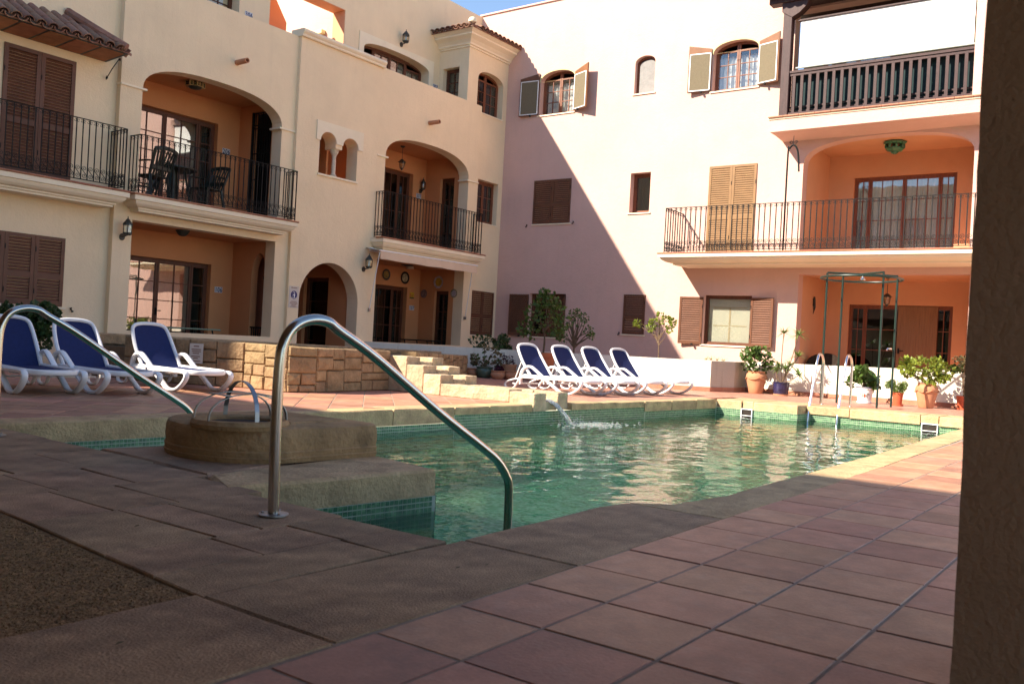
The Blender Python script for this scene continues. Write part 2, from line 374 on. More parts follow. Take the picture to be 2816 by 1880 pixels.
# water: real ripples, clear over the mosaic
def water_material():
    m = bpy.data.materials.new('pool_water'); m.use_nodes = True; nt = m.node_tree; N = nt.nodes; L = nt.links
    N.remove(N['Principled BSDF']); o = N['Material Output']
    rf = N.new('ShaderNodeBsdfRefraction'); rf.inputs['Color'].default_value = (.80,.98,.88,1); rf.inputs['IOR'].default_value = 1.333; rf.inputs['Roughness'].default_value = 0
    tt = N.new('ShaderNodeBsdfTransparent'); tt.inputs[0].default_value = (.80,.98,.88,1)
    t = N.new('ShaderNodeMixShader'); L.new(rf.outputs[0], t.inputs[1]); L.new(tt.outputs[0], t.inputs[2])
    # cell pattern in the transparent share imitates caustics the ripples don't cast
    tc0 = N.new('ShaderNodeTexCoord'); nd = N.new('ShaderNodeTexNoise'); nd.inputs['Scale'].default_value = 2.2; L.new(tc0.outputs['Object'], nd.inputs[0])
    ma = N.new('ShaderNodeVectorMath'); ma.operation = 'MULTIPLY_ADD'; ma.inputs[1].default_value = (.35,.35,.35); L.new(nd.outputs['Color'], ma.inputs[0]); L.new(tc0.outputs['Object'], ma.inputs[2])
    vo = N.new('ShaderNodeTexVoronoi'); vo.feature = 'DISTANCE_TO_EDGE'; vo.inputs['Scale'].default_value = 5.5; L.new(ma.outputs[0], vo.inputs['Vector'])
    mr = N.new('ShaderNodeMapRange'); mr.inputs[1].default_value = 0; mr.inputs[2].default_value = .14; mr.inputs[3].default_value = 1.0; mr.inputs[4].default_value = .5; L.new(vo.outputs['Distance'], mr.inputs[0]); L.new(mr.outputs[0], t.inputs[0])
    g = N.new('ShaderNodeBsdfGlossy'); g.inputs['Roughness'].default_value = .02
    fr = N.new('ShaderNodeFresnel'); fr.inputs[0].default_value = 1.333
    tc = N.new('ShaderNodeTexCoord'); n1 = N.new('ShaderNodeTexNoise'); n1.inputs['Scale'].default_value = 10; n1.inputs['Detail'].default_value = 2
    L.new(tc.outputs['Object'], n1.inputs[0]); bp = N.new('ShaderNodeBump'); bp.inputs['Strength'].default_value = .22; bp.inputs['Distance'].default_value = .012
    L.new(n1.outputs[0], bp.inputs['Height']); L.new(bp.outputs[0], g.inputs['Normal']); L.new(bp.outputs[0], fr.inputs['Normal'])
    mx_ = N.new('ShaderNodeMixShader'); L.new(fr.outputs[0], mx_.inputs[0]); L.new(t.outputs[0], mx_.inputs[1]); L.new(g.outputs[0], mx_.inputs[2])
    L.new(mx_.outputs[0], o.inputs[0]); return m
def make_water():
    x0,x1,y0,y1 = 2.62,14.95,1.88,6.70; st = .035
    nx = int((x1-x0)/st)+1; ny = int((y1-y0)/st)+1; vv = []; fs = []
    for j in range(ny):
        for i in range(nx):
            x = x0+i*st; y = y0+j*st
            calm = min(1, max(.35, (x-2.6)/3.5)) * min(1, max(.3, .5+(y-1.9)*.5))
            w = noise.noise((x*3.1, y*4.7, 0))*.55 + noise.noise((x*7.3+5, y*9.1, 3))*.3 + noise.noise((x*14, y*15, 7))*.15
            r = math.hypot(x-9.86, y-6.15); w += 1.2*math.sin(r*26)*math.exp(-r*1.7)*.5
            vv.append((x, y, WATER_Z + w*.011*calm))
    for j in range(ny-1):
        for i in range(nx-1):
            a = j*nx+i; fs.append((a,a+1,a+nx+1,a+nx))
    mb = MB(); mb.v = vv; mb.f = fs
    o = struct('pool_water', mb, water_material(), fix=False)
    o.data.polygons.foreach_set('use_smooth', [True]*len(o.data.polygons))
make_water()

# ---- pieces of paving
def slab(poly, z0, z1, m, parent, name='slab', inset=.008, jit=.006):
    # poly CCW; edges are subdivided and roughened a little so joints look hand cut
    out = []; n = len(poly)
    for i in range(n):
        a = Vector(poly[i]); b = Vector(poly[(i+1)%n]); L_ = (b-a).length; k = max(1, int(L_/.22))
        for t in range(k):
            p = a+(b-a)*t/k; j = jit if t else jit*.5
            out.append((p.x+random.uniform(-j,j), p.y+random.uniform(-j,j)))
    return obj(name, MB().frustum(out, z0, z1, inset), m, parent)
def inset_poly(poly, d): return grow(poly, -d)

# near paving of big worn slabs round the pool's near end
pav = struct('stone_paving', MB().prism([(1.66,2.2),(2.6,2.2),(2.6,2.75),(2.70,3.7),(2.8,4.2),(2.85,5.15),(2.88,6.9),(1.0,6.9),(1.0,4.05),(1.76,3.80)], -.30, -.012), JOINT)
rows = [(2.20,2.48,[1.585,2.36,2.655]),(2.48,2.81,[1.61,2.02,2.38,2.66]),(2.81,3.46,[1.64,2.05,2.27,2.69]),(3.46,4.0,[1.70,2.03,2.33,2.78]),
        (4.0,4.55,[1.62,2.08,2.46,2.86]),(4.55,5.16,[1.60,2.13,2.52,2.90]),(5.16,5.8,[1.58,2.2,2.90]),(5.8,6.62,[1.58,2.05,2.5,2.92])]
gedge = lambda y: 1.575+.087*(y-2.24) if y < 3.76 else 99
for y0,y1,xs in rows:
    for ci,(a,b) in enumerate(zip(xs[:-1], xs[1:])):
        q = lambda: random.uniform(-.012,.012)
        al, ah = (gedge(y0), gedge(min(y1,3.75))) if ci == 0 and y1 < 4.1 else (a+q(), a+q())
        slab(inset_poly([(al,y0+q()*.4),(b+q()*.5,y0+q()*.4),(b+q()*.5,y1+q()*.4),(ah,y1+q()*.4)], .0025), -.10, random.uniform(-.0015,.0015), PAVE, pav, 'slab', .005, .0035)
for y0,y1,a,b in [(4.0,4.6,1.0,1.60),(4.6,5.3,.9,1.57),(5.3,6.0,.8,1.55),(3.75,4.0,1.1,1.68)]:
    slab([(a,y0),(b,y0),(b,y1),(a,y1)], -.10, random.uniform(-.004,.003), PAVE, pav)
# platform that runs out into the pool
plat = thing('pool_platform', 'thick sandstone platform block stepping out into the near end of the pool', 'platform', (3.4,4.2,0))
core = [(2.79,3.645),(4.045,3.485),(4.165,4.085),(4.145,5.07),(2.94,5.17),(2.90,4.2)]
obj('foundation', MB().prism(inset_poly(core,.012), -.95, -.15), MORTAR, plat)
for poly in ([(2.70,3.645),(4.055,3.47),(4.165,4.06),(3.95,4.10),(3.3,4.06),(2.86,4.0)], [(2.87,4.02),(3.3,4.075),(3.6,4.2),(3.5,5.10),(2.92,5.19)], [(3.61,4.2),(3.95,4.115),(4.17,4.075),(4.15,5.07),(3.51,5.10)]):
    slab(inset_poly(poly,.003), -.155, .002, COPE if poly[0][0] < 2.75 else PAVE, plat, 'slab', .022, .007)
# gravel bed
def gravel():
    mb = flat_with_hole([(-3,2.245),(1.57,2.245),(1.70,3.74),(1.56,6.9),(-3,6.9)], [], -.008)
    o = struct('gravel_bed', mb, GRAVEL, fix=False)
    g = MB()
    for k in range(9000):
        x = random.uniform(.55,1.66); y = random.uniform(2.26,4.3)
        if x > 1.57+(y-2.245)*.085: continue
        r = random.uniform(.004,.009); h = random.uniform(.4,.9); a = random.uniform(0,3.14); c,s = math.cos(a)*r, math.sin(a)*r
        g.add([(x+c,y+s,-.009),(x-s,y+c,-.009),(x-c,y-s,-.009),(x+s,y-c,-.009),(x,y,-.009+r*h)], [(0,1,4),(1,2,4),(2,3,4),(3,0,4)])
    obj('pebbles', g, GRAVEL, o, kind='stuff', fix=False)
gravel()

# ---- pool coping
cop = struct('pool_coping', MB().prism([(1.3,1.69),(15.2,1.79),(15.2,2.0),(4.3,1.85),(1.3,2.15)], -.30, -.16), MORTAR)
def edge_at(x, edge):
    for a,b in zip(edge[:-1], edge[1:]):
        if a[0] <= x <= b[0]: return a[1]+(b[1]-a[1])*(x-a[0])/(b[0]-a[0])
    return edge[-1][1] if x > edge[-1][0] else edge[0][1]
RIN = [(-5,2.24),(1.57,2.24),(1.58,2.19),(2.66,2.17),(3.80,2.20),(4.02,2.16),(4.16,1.99),(4.7,1.92),(8.1,1.95),(13.2,2.07),(15,2.11)]
ROUT = [(-5,1.60),(1.5,1.648),(6.0,1.66),(12,1.76),(16,1.80)]
js = [-2.6,-1.2,.2,1.575,2.72,4.02,5.6,7.1,8.5,9.9,11.3,12.6,13.8,14.93]
for a,b in zip(js[:-1], js[1:]):
    xs = sorted({a+.002, b-.002, *[p[0] for p in RIN if a+.02 < p[0] < b-.02]})
    poly = [(x, edge_at(x,ROUT)) for x in (xs[0], xs[-1])] + [(x, edge_at(x,RIN)) for x in reversed(xs)]
    slab(poly, -.17, random.uniform(.0,.003), PAVE if a < 4 else COPE, cop, 'slab', .009, .004)
FIN = [(2.5,6.67),(2.96,6.652),(6.5,6.585),(9.0,6.485),(11.8,6.315),(14.44,6.16)]
fj = [(1.6,2.95,.15),(2.95,4.35,.155),(4.35,5.75,.16),(5.75,6.93,.17),(6.93,7.9,.17),(7.9,8.52,.085),(8.52,9.36,.085),(10.2,10.95,.085),(10.95,12.08,.085),(12.08,12.9,.15),(12.9,13.7,.15),(13.7,14.42,.15)]
for a,b,h in fj:
    y0 = edge_at(a,FIN); y1 = edge_at(b,FIN)
    slab([(a+.004,y0),(b-.004,y1),(b-.004,y1+.33),(a+.004,y0+.33)], -h, random.uniform(-.002,.006), COPE, cop, 'slab', .014, .008)
for (x,y0,y1,th) in [(14.43,5.72,6.17,.13),(14.46,5.53,5.715,.11),(14.45,4.78,5.525,.16),(14.86,4.08,4.77,.13),(14.86,3.02,4.075,.14),(14.87,2.76,3.015,.11),(14.86,1.82,2.755,.14)]:
    slab([(x,y0+.004),(15.62,y0+.004),(15.62,y1-.004),(x,y1-.004)], -th, random.uniform(0,.006), COPE, cop, 'slab', .016, .007)
# ---- terracotta terraces
TP = .3475; GAP = .010
def clip(poly, a, b, c):           # keep a*x+b*y <= c
    out = []
    for i in range(len(poly)):
        p, q = poly[i-1], poly[i]; dp = a*p[0]+b*p[1]-c; dq = a*q[0]+b*q[1]-c
        if (dp <= 0) != (dq <= 0):
            t = dp/(dp-dq); out.append((p[0]+(q[0]-p[0])*t, p[1]+(q[1]-p[1])*t))
        if dq <= 0: out.append(q)
    return out
def area(p): return abs(sum(p[i-1][0]*p[i][1]-p[i][0]*p[i-1][1] for i in range(len(p))))/2
def lay_tiles(parent, cells, limit):
    cells.sort(key=lambda p: math.hypot(sum(q[0] for q in p)/len(p), sum(q[1] for q in p)/len(p)))
    rest = MB()
    for k,p in enumerate(cells):
        z = random.uniform(-.0015,.0015)
        if k < limit: obj('tile', MB().frustum(p, -.02, z, .004), TILE, parent, fix=False)
        else: rest.frustum(p, -.02, z, .004)
    if rest.v: obj('far_tiles', rest, TILE, parent, kind='stuff', fix=False)
walk = struct('tiled_walk', MB().prism([(-3.2,-4),(16,-4),(16,1.79),(1.5,1.66),(-3.2,1.62)], -.04, -.0035), GROUT)
cells = []
ylines = [1.3485-k*TP for k in range(0,14)]
for i in range(-14,40):
    xa = 2.052+i*TP
    if xa > 15.4: continue
    for k,y in enumerate([1.3485+TP]+ylines):
        ya = y-TP; p = [(xa+GAP/2,ya+GAP/2),(xa+TP-GAP/2,ya+GAP/2),(xa+TP-GAP/2,y-GAP/2),(xa+GAP/2,y-GAP/2)]
        if k == 0: p = clip(p, -.0098, 1, 1.633-.0098*1.5)
        if len(p) > 2 and area(p) > .004: cells.append(p)
vis = [p for p in cells if p[0][0] > .6 and p[-1][1] > .10*p[0][0]]; hid = [p for p in cells if not (p[0][0] > .6 and p[-1][1] > .10*p[0][0])]
lay_tiles(walk, vis, 300); r_ = MB(); [r_.frustum(p,-.02,0,.004) for p in hid]; obj('far_tiles', r_, TILE, walk, kind='stuff', fix=False)
terr = struct('tiled_terrace', flat_with_hole([(-3,6.97),(14.4,6.5),(15.6,6.4),(15.6,1.8),(19.3,1.8),(19.3,14.7),(-3,14.7)], [], -.0035), GROUT)
cells = []; s2 = 2**.5
for i in range(-70,70):
    for j in range(-10,110):
        u0 = .28+i*TP; v0 = j*TP
        q = [(u0+GAP/2,v0+GAP/2),(u0+TP-GAP/2,v0+GAP/2),(u0+TP-GAP/2,v0+TP-GAP/2),(u0+GAP/2,v0+TP-GAP/2)]
        p = [((u+v)/s2, (v-u)/s2) for u,v in q]
        cx = sum(a[0] for a in p)/4; cy = sum(a[1] for a in p)/4
        if not (-1 < cx < 19 and 1.5 < cy < 14.6): continue
        for reg in ('A','B'):
            if reg == 'A': c = clip(clip(p, 1, 0, 15.625), -.0446, -1, -7.03)
            else: c = clip(clip(clip(p, -1, 0, -15.635), 1, 0, 18.6), 0, -1, -1.82)
            if len(c) > 2 and area(c) > .003: cells.append(c)
lay_tiles(terr, cells, 300)
# ---- skimmer mouths in the end wall
for i,(y0,y1,x) in enumerate([(5.53,5.70,14.424),(2.78,2.99,14.892)]):
    t = thing('pool_skimmer', ['white framed skimmer mouth in the pool end wall left of the ladder','white framed skimmer mouth in the pool end wall near the right corner'][i], 'skimmer', (x,y0,-.3), group='skimmers in the pool end wall')
    f = MB(); f.box(x-.03,x+.01,y0-.012,y1+.012,-.128,-.113); f.box(x-.03,x+.01,y0-.012,y0,-.30,-.128); f.box(x-.03,x+.01,y1,y1+.012,-.30,-.128); f.box(x-.028,x+.005,y0,y1,-.232,-.222)
    obj('frame', f, WHITE, t); obj('mouth', MB().box(x-.012,x+.01,y0,y1,-.30,-.1281), DARK, t)

# ================================================================== stone well on the platform
def well():
    t = thing('stone_well_block', 'low rounded sandstone block with a round well rim on the pool platform', 'stone block', (3.5,4.5,0))
    out = []
    for k in range(17):
        a = math.pi/2+math.pi*k/16; out.append((3.50+.40*math.cos(a), 4.60+.50*math.sin(a)))
    out += [(3.75,4.08),(4.13,4.05),(4.19,4.12),(4.17,4.98),(4.1,5.03),(3.8,5.08)]
    mb = MB(); prev = None
    lv = [(0,0),(.028,.008),(.034,.001),(.062,.006),(.07,-.002),(.12,.004),(.17,.0),(.196,-.010),(.206,-.032)]
    n = len(out); vv = []
    for z,g in lv:
        for (x,y) in grow(out, g):
            w = noise.noise((x*9,y*9,z*14))*.006+noise.noise((x*31,y*31,z*40))*.003; vv.append((x+w,y+w,z+.002))
    fs = []
    for i in range(len(lv)-1):
        for k in range(n): fs.append((i*n+k,i*n+(k+1)%n,(i+1)*n+(k+1)%n,(i+1)*n+k))
    fs.append(tuple(range((len(lv)-1)*n, len(lv)*n))); mb.add(vv, fs); obj('body', mb, STONEW, t, smooth=True)
    cx, cy = 3.36, 4.42
    rim = MB(); rim.lathe([(.205,.19),(.275,.19),(.285,.215),(.272,.238),(.225,.24),(.207,.228),(.20,.20)], cx, cy, 0, 36); obj('rim', rim, STONEW, t, smooth=True)
    obj('well_cover', MB().lathe([(.215,.208),(.215,.214),(.0,.214)], cx, cy, 0, 28), DARK, t)
    obj('ledge', MB().box(3.62,4.08,4.28,4.72,.2,.218), STONEW, t, bevel=.008)
    # arched steel straps
    c = thing('arched_steel_handle', 'crossed arched steel straps standing over the round well rim', 'steel handle', (cx,cy,.23))
    d1 = Vector((.97,-.24,0)); d2 = Vector((.24,.97,0))
    def strap(name, off, along, across, w, h):
        path = []
        for k in range(17):
            a = math.pi*k/16; p = Vector((cx,cy,.235))+across*off+along*(-w*math.cos(a))+Vector((0,0,h*math.sin(a)**.8)); path.append(p)
        m = MB()
        for p,q in zip(path[:-1], path[1:]):
            e = (q-p)*.04; nrm = across
            m.bar(p-e, q+e, .026, .005, up=(q-p).cross(across))
        obj(name, m, STEELDULL, c)
    strap('strap', -.11, d1, d2, .24, .155); strap('strap', .11, d1, d2, .24, .155); strap('tall_strap', 0, d2, d1, .23, .225)
    for s in (-.13,.13):
        p = Vector((cx,cy,.235+.145))+d1*s; m = MB(); m.bar(p-d2*.125, p+d2*.125, .05, .004); obj('crossbar', m, STEELDULL, c)
STONEW = mat('weathered_sandstone', (.38,.235,.12), .92, .25, 6, .7, 30, spec=.15, stain=((.17,.11,.065), 4, .56, .7))
well()

# ================================================================== raised stone fountain
def split(u0,u1,v0,v1,big,out,rnd):
    w, h = u1-u0, v1-v0
    if w > big*1.6 or (w > big*.8 and h < w*.55 and rnd.random() < .55):
        t = u0+w*rnd.uniform(.36,.64); split(u0,t,v0,v1,big,out,rnd); split(t,u1,v0,v1,big,out,rnd)
    elif h > big*.62 or (h > .24 and rnd.random() < .75):
        t = v0+h*rnd.uniform(.36,.64); split(u0,u1,v0,t,big,out,rnd); split(u0,u1,t,v1,big,out,rnd)
    else: out.append((u0,u1,v0,v1))
def stone_face(parent, a, b, ha, hb, big=.34, seed=1, z0=0, depth=.22):
    rnd = random.Random(seed); a, b = Vector(a), Vector(b); L_ = (b-a).length; d = (b-a)/L_; nr = Vector((d.y,-d.x)); out = []
    split(0, L_, 0, 1, big/1, out, rnd) if False else None
    cells_ = []; split(0, L_, z0, max(ha,hb), big, cells_, rnd)
    for u0,u1,v0,v1 in cells_:
        def top(u): return ha+(hb-ha)*u/L_
        g = .0035; pr = rnd.uniform(.0,.016); vv = []
        zt0 = min(v1, top(u0)) if v1 < max(ha,hb)-.02 else top(u0); zt1 = min(v1, top(u1)) if v1 < max(ha,hb)-.02 else top(u1)
        def P(u, w, z):
            j = lambda s: rnd.uniform(-s,s)
            q = a+d*(u+j(.004))+nr*(w+j(.005)); return (q.x, q.y, z+j(.003))
        us = [u0+g, (u0+u1)/2, u1-g]; mb = MB(); grid = []
        for f in range(3):      # back ring, front edge ring, bulged front
            pass
        v0g = v0+g
        fr = [P(us[0],pr*.5,v0g),P(us[2],pr*.5,v0g),P(us[2],pr*.5,zt1-g),P(us[0],pr*.5,zt0-g)]
        m_ = .013; ins = [P(us[0]+m_,pr+.014,v0g+m_),P(us[2]-m_,pr+.014,v0g+m_),P(us[2]-m_,pr+.014,zt1-g-m_),P(us[0]+m_,pr+.014,zt0-g-m_)]
        mid = P(us[1], pr+.014+rnd.uniform(.0,.014), (v0+zt0)/2)
        bk = [P(us[0],-depth,v0g),P(us[2],-depth,v0g),P(us[2],-depth,zt1-g),P(us[0],-depth,zt0-g)]
        mb.add(bk+fr+ins+[mid], [(0,1,5,4),(1,2,6,5),(2,3,7,6),(3,0,4,7),(4,5,9,8),(5,6,10,9),(6,7,11,10),(7,4,8,11),(8,9,12),(9,10,12),(10,11,12),(11,8,12)])
        obj('stone', mb, STONE, parent)
def fountain():
    t = thing('stone_fountain', 'raised fountain basin walled in rough cut sandstone blocks beside the loungers', 'fountain', (8.5,9.5,0))
    runs = [((6.60,11.20),(7.33,9.62),.60,.59,.52,3),((7.33,9.62),(7.40,8.86),.59,.58,.42,12),((7.40,8.86),(7.76,8.74),.58,.575,.34,4),((7.76,8.74),(9.33,8.97),.575,.565,.50,6),((9.98,9.06),(14.65,11.86),.56,.455,.46,8),((14.65,11.86),(14.75,12.5),.455,.45,.4,9)]
    for a,b,ha,hb,bg,sd in runs: stone_face(t, a, b, ha, hb, bg, sd)
    # inner core and back rim
    poly = [(6.8,11.2),(7.47,9.68),(7.53,8.95),(7.80,8.86),(9.4,9.08),(10.0,9.19),(14.5,11.95),(14.55,12.5),(6.65,12.3)]
    obj('core', MB().prism(poly, 0, .43), MORTAR, t)
    rim = MB().prism([(6.6,12.0),(14.5,12.42),(14.5,12.75),(6.6,12.3)], 0, .60, [.60,.50,.50,.60]); obj('back_rim', rim, STONE, t, bevel=.02)
    wt = flat_with_hole([(6.9,11.2),(7.5,9.7),(7.58,9.0),(7.82,8.9),(9.4,9.13),(10.0,9.26),(14.4,11.98),(14.4,12.4),(6.75,12.0)], [], .46)
    obj('basin_water', wt, bpy.data.materials['pool_water'], t, fix=False)
    # stepped cascade
    c = thing('cascade_channel', 'stepped sandstone water channel running down from the fountain to the pool edge', 'water channel', (9.7,7.7,0))
    def blk(x0,x1,y0,y1,z0,z1,sk=0,name='stone'):
        vv = []; mb = MB(); nx, ny, nz = 4, 4, 3; rnd = random.Random(int(x0*100+y0*1000))
        mb.box(x0+.003,x1-.003,y0+.003,y1-.003,z0,z1); me = mb.mesh(name, STONEL)
        bm = bmesh.new(); bm.from_mesh(me); bmesh.ops.subdivide_edges(bm, edges=bm.edges, cuts=3, use_grid_fill=True)
        for v in bm.verts:
            cc = v.co.copy()
            v.co += Vector((noise.noise(cc*6), noise.noise(cc*6+Vector((5,0,0))), noise.noise(cc*7+Vector((0,9,0)))))*.009; v.co.x += sk*(y1-cc.y)
        bmesh.ops.bevel(bm, geom=[e for e in bm.edges if e.calc_face_angle(0) > .9], offset=.009, segments=1, affect='EDGES')
        bm.to_mesh(me); bm.free(); obj(name, me, None, c)
    for (ya,yb,zf,zc) in [(8.62,8.98,.50,.43),(8.30,8.62,.39,.33),(7.98,8.30,.28,.22)]:
        blk(9.31,9.60,ya,yb,0,zf); blk(9.86,10.12,ya,yb,0,zf-.01); blk(9.60,9.86,ya,yb,0,zc)
    for (ya,yb) in [(7.62,7.98),(6.86,7.62)]:
        blk(9.31,9.60,ya,yb,0,.165,.10); blk(9.88,10.14,ya,yb,0,.15,.05); blk(9.60,9.88,ya,yb,0,.05,.05)
    blk(9.38,9.67,6.46,6.86,-.085,.145); blk(9.93,10.19,6.46,6.86,-.07,.15); blk(9.66,9.94,6.47,6.86,-.085,.03,0)
STONEL = mat('pale_sandstone', (.50,.37,.24), .9, .28, 7, 1.0, 22, spec=.15, objvar=.06, stain=((.28,.22,.13), 4, .58, .6))
fountain()
# falling water
def falling_water():
    m = bpy.data.materials.new('falling_water'); m.use_nodes = True; nt = m.node_tree; N = nt.nodes; L = nt.links
    N.remove(N['Principled BSDF']); t = N.new('ShaderNodeBsdfTransparent'); t.inputs[0].default_value = (.9,.95,.93,1)
    g = N.new('ShaderNodeBsdfGlossy'); g.inputs['Roughness'].default_value = .05; df = N.new('ShaderNodeBsdfTranslucent'); df.inputs[0].default_value = (.9,.95,.95,1)
    a = N.new('ShaderNodeMixShader'); a.inputs[0].default_value = .6; b = N.new('ShaderNodeMixShader')
    n1 = N.new('ShaderNodeTexNoise'); n1.inputs['Scale'].default_value = 24; n1.inputs['Detail'].default_value = 4; mr = N.new('ShaderNodeMapRange'); mr.inputs[1].default_value = .38; mr.inputs[2].default_value = .62; mr.inputs[3].default_value = .3; mr.inputs[4].default_value = .95
    L.new(n1.outputs[0], mr.inputs[0]); L.new(mr.outputs[0], b.inputs[0])
    L.new(g.outputs[0], a.inputs[1]); L.new(df.outputs[0], a.inputs[2]); L.new(t.outputs[0], b.inputs[1]); L.new(a.outputs[0], b.inputs[2]); L.new(b.outputs[0], N['Material Output'].inputs[0])
    mb = MB(); rs_ = random.Random(5)
    for st_ in range(11):
        off = rs_.uniform(-.075,.075); ln = rs_.uniform(.30,.44); fat = rs_.uniform(.006,.015); ph = rs_.uniform(0,9); path = []; rad = []
        for i in range(22):
            t_ = i/21; y = 6.56-ln*t_; z = .048-.02*t_-.29*t_**1.9+rs_.uniform(-.004,.004); x = 9.80+off*(1-.55*t_)+.05*t_+noise.noise((ph,t_*6,0))*.018
            path.append((x,y,z)); rad.append(fat*(.7+.7*abs(noise.noise((ph+3,t_*9,1)))))
        mb.tube(path, rad, 7)
    for k in range(160):
        a_ = random.uniform(0,6.28); r = abs(random.gauss(0,.14)); h = abs(random.gauss(0,.045)); s = random.uniform(.003,.009)
        x, y, z = 9.87+r*math.cos(a_)*1.1, 6.17+r*math.sin(a_), WATER_Z+h+.005
        mb.add([(x+s,y,z),(x,y+s,z),(x-s,y,z),(x,y-s,z),(x,y,z+s),(x,y,z-s)], [(0,1,4),(1,2,4),(2,3,4),(3,0,4),(1,0,5),(2,1,5),(3,2,5),(0,3,5)])
    for k in range(420):
        a_ = random.uniform(0,6.28); r = abs(random.gauss(0,.30)); x = 9.95+r*math.cos(a_)*.9+abs(random.gauss(0,.25)); y = 6.12+r*math.sin(a_)*.5-abs(random.gauss(0,.12))
        s = random.uniform(.006,.022); z = WATER_Z+.008
        mb.lathe([(s,0),(s*.8,s*.35),(s*.1,s*.5)], x, y, z, 6)
    o = obj('falling_water', mb, m, smooth=True, fix=False); tag(o, 'thin stream of water spilling from the channel spout and splashing into the pool', 'water', kind='stuff')
falling_water()

# ================================================================== steel rails
def smooth_path(pts, k=6):
    P = [Vector(p) for p in pts]; out = []
    for i in range(len(P)-1):
        p0 = P[max(i-1,0)]; p1 = P[i]; p2 = P[i+1]; p3 = P[min(i+2,len(P)-1)]
        for j in range(k):
            t = j/k; out.append(.5*((2*p1)+(p2-p0)*t+(2*p0-5*p1+4*p2-p3)*t*t+(3*p1-p0-3*p2+p3)*t**3))
    out.append(P[-1]); return out
def handrail(label, base, dx, dy):
    prof = [(0,0),(-.01,.32),(-.01,.64),(.012,.755),(.065,.817),(.145,.843),(.225,.836),(.29,.80),(.50,.689),(.93,.423),(1.235,.247),(1.37,.162),(1.445,.08),(1.478,0),(1.486,-.25),(1.488,-.7)]
    t = thing('pool_handrail', label, 'handrail', base, group='steel handrails at the pool steps')
    obj('rail', MB().tube(smooth_path([(base[0]+dx*u, base[1]+dy*u, base[2]+z-.016) for u,z in prof]), .0235, 16), STEEL, t, smooth=True)
    fl = MB().lathe([(.062,.004),(.062,.010),(.05,.013),(.03,.014)], base[0], base[1], 0, 28); obj('base_flange', fl, STEELDULL, t, smooth=True)
    for a in (20,140,260):
        b = MB().lathe([(.007,.010),(.007,.019),(.0045,.02)], base[0]+.045*math.cos(R(a)), base[1]+.045*math.sin(R(a)), 0, 8); obj('bolt', b, STEELDULL, t)
handrail('shiny bent steel handrail dropping into the water at the near pool corner', (2.456,2.979,0), .9956, -.094)
handrail('bent steel handrail at the left edge, in front of the blue loungers', (2.69,6.0,0), 1.0, 0)
# ================================================================== building helpers
def arch(u0,u1,v0,sp,ap,n=20,p=2.2):
    c = (u0+u1)/2; h = (u1-u0)/2; out = [(u0,v0),(u1,v0)]
    for k in range(n+1):
        x = math.cos(math.pi*k/n); x = max(-1,min(1,x))
        z = sp+(ap-sp)*(max(0,1-abs(x)**p))**(1/p); out.append((c+h*x, z))
    return out
def rect(u0,u1,v0,v1): return [(u0,v0),(u1,v0),(u1,v1),(u0,v1)]
def wall(parent, mp, outer, holes, th, m, name='wall', d0=0):
    return obj(name, MB(mp).holes(outer, holes, d0, d0+th), m, parent)
def wavy(mp, u0,u1,v0,v1,d,amp=.018,per=.09):
    n = max(8, int((u1-u0)/per*6)); vv = []; fs = []
    for i in range(n+1):
        u = u0+(u1-u0)*i/n; q = d+amp*math.sin(2*math.pi*(u-u0)/per)+amp*.6*math.sin(7.7*u/per*.7)
        vv += [(u,q,v0),(u,q,v1)]
    for i in range(n): fs.append((2*i,2*i+2,2*i+3,2*i+1))
    mb = MB(mp); mb.add(vv, fs); return mb
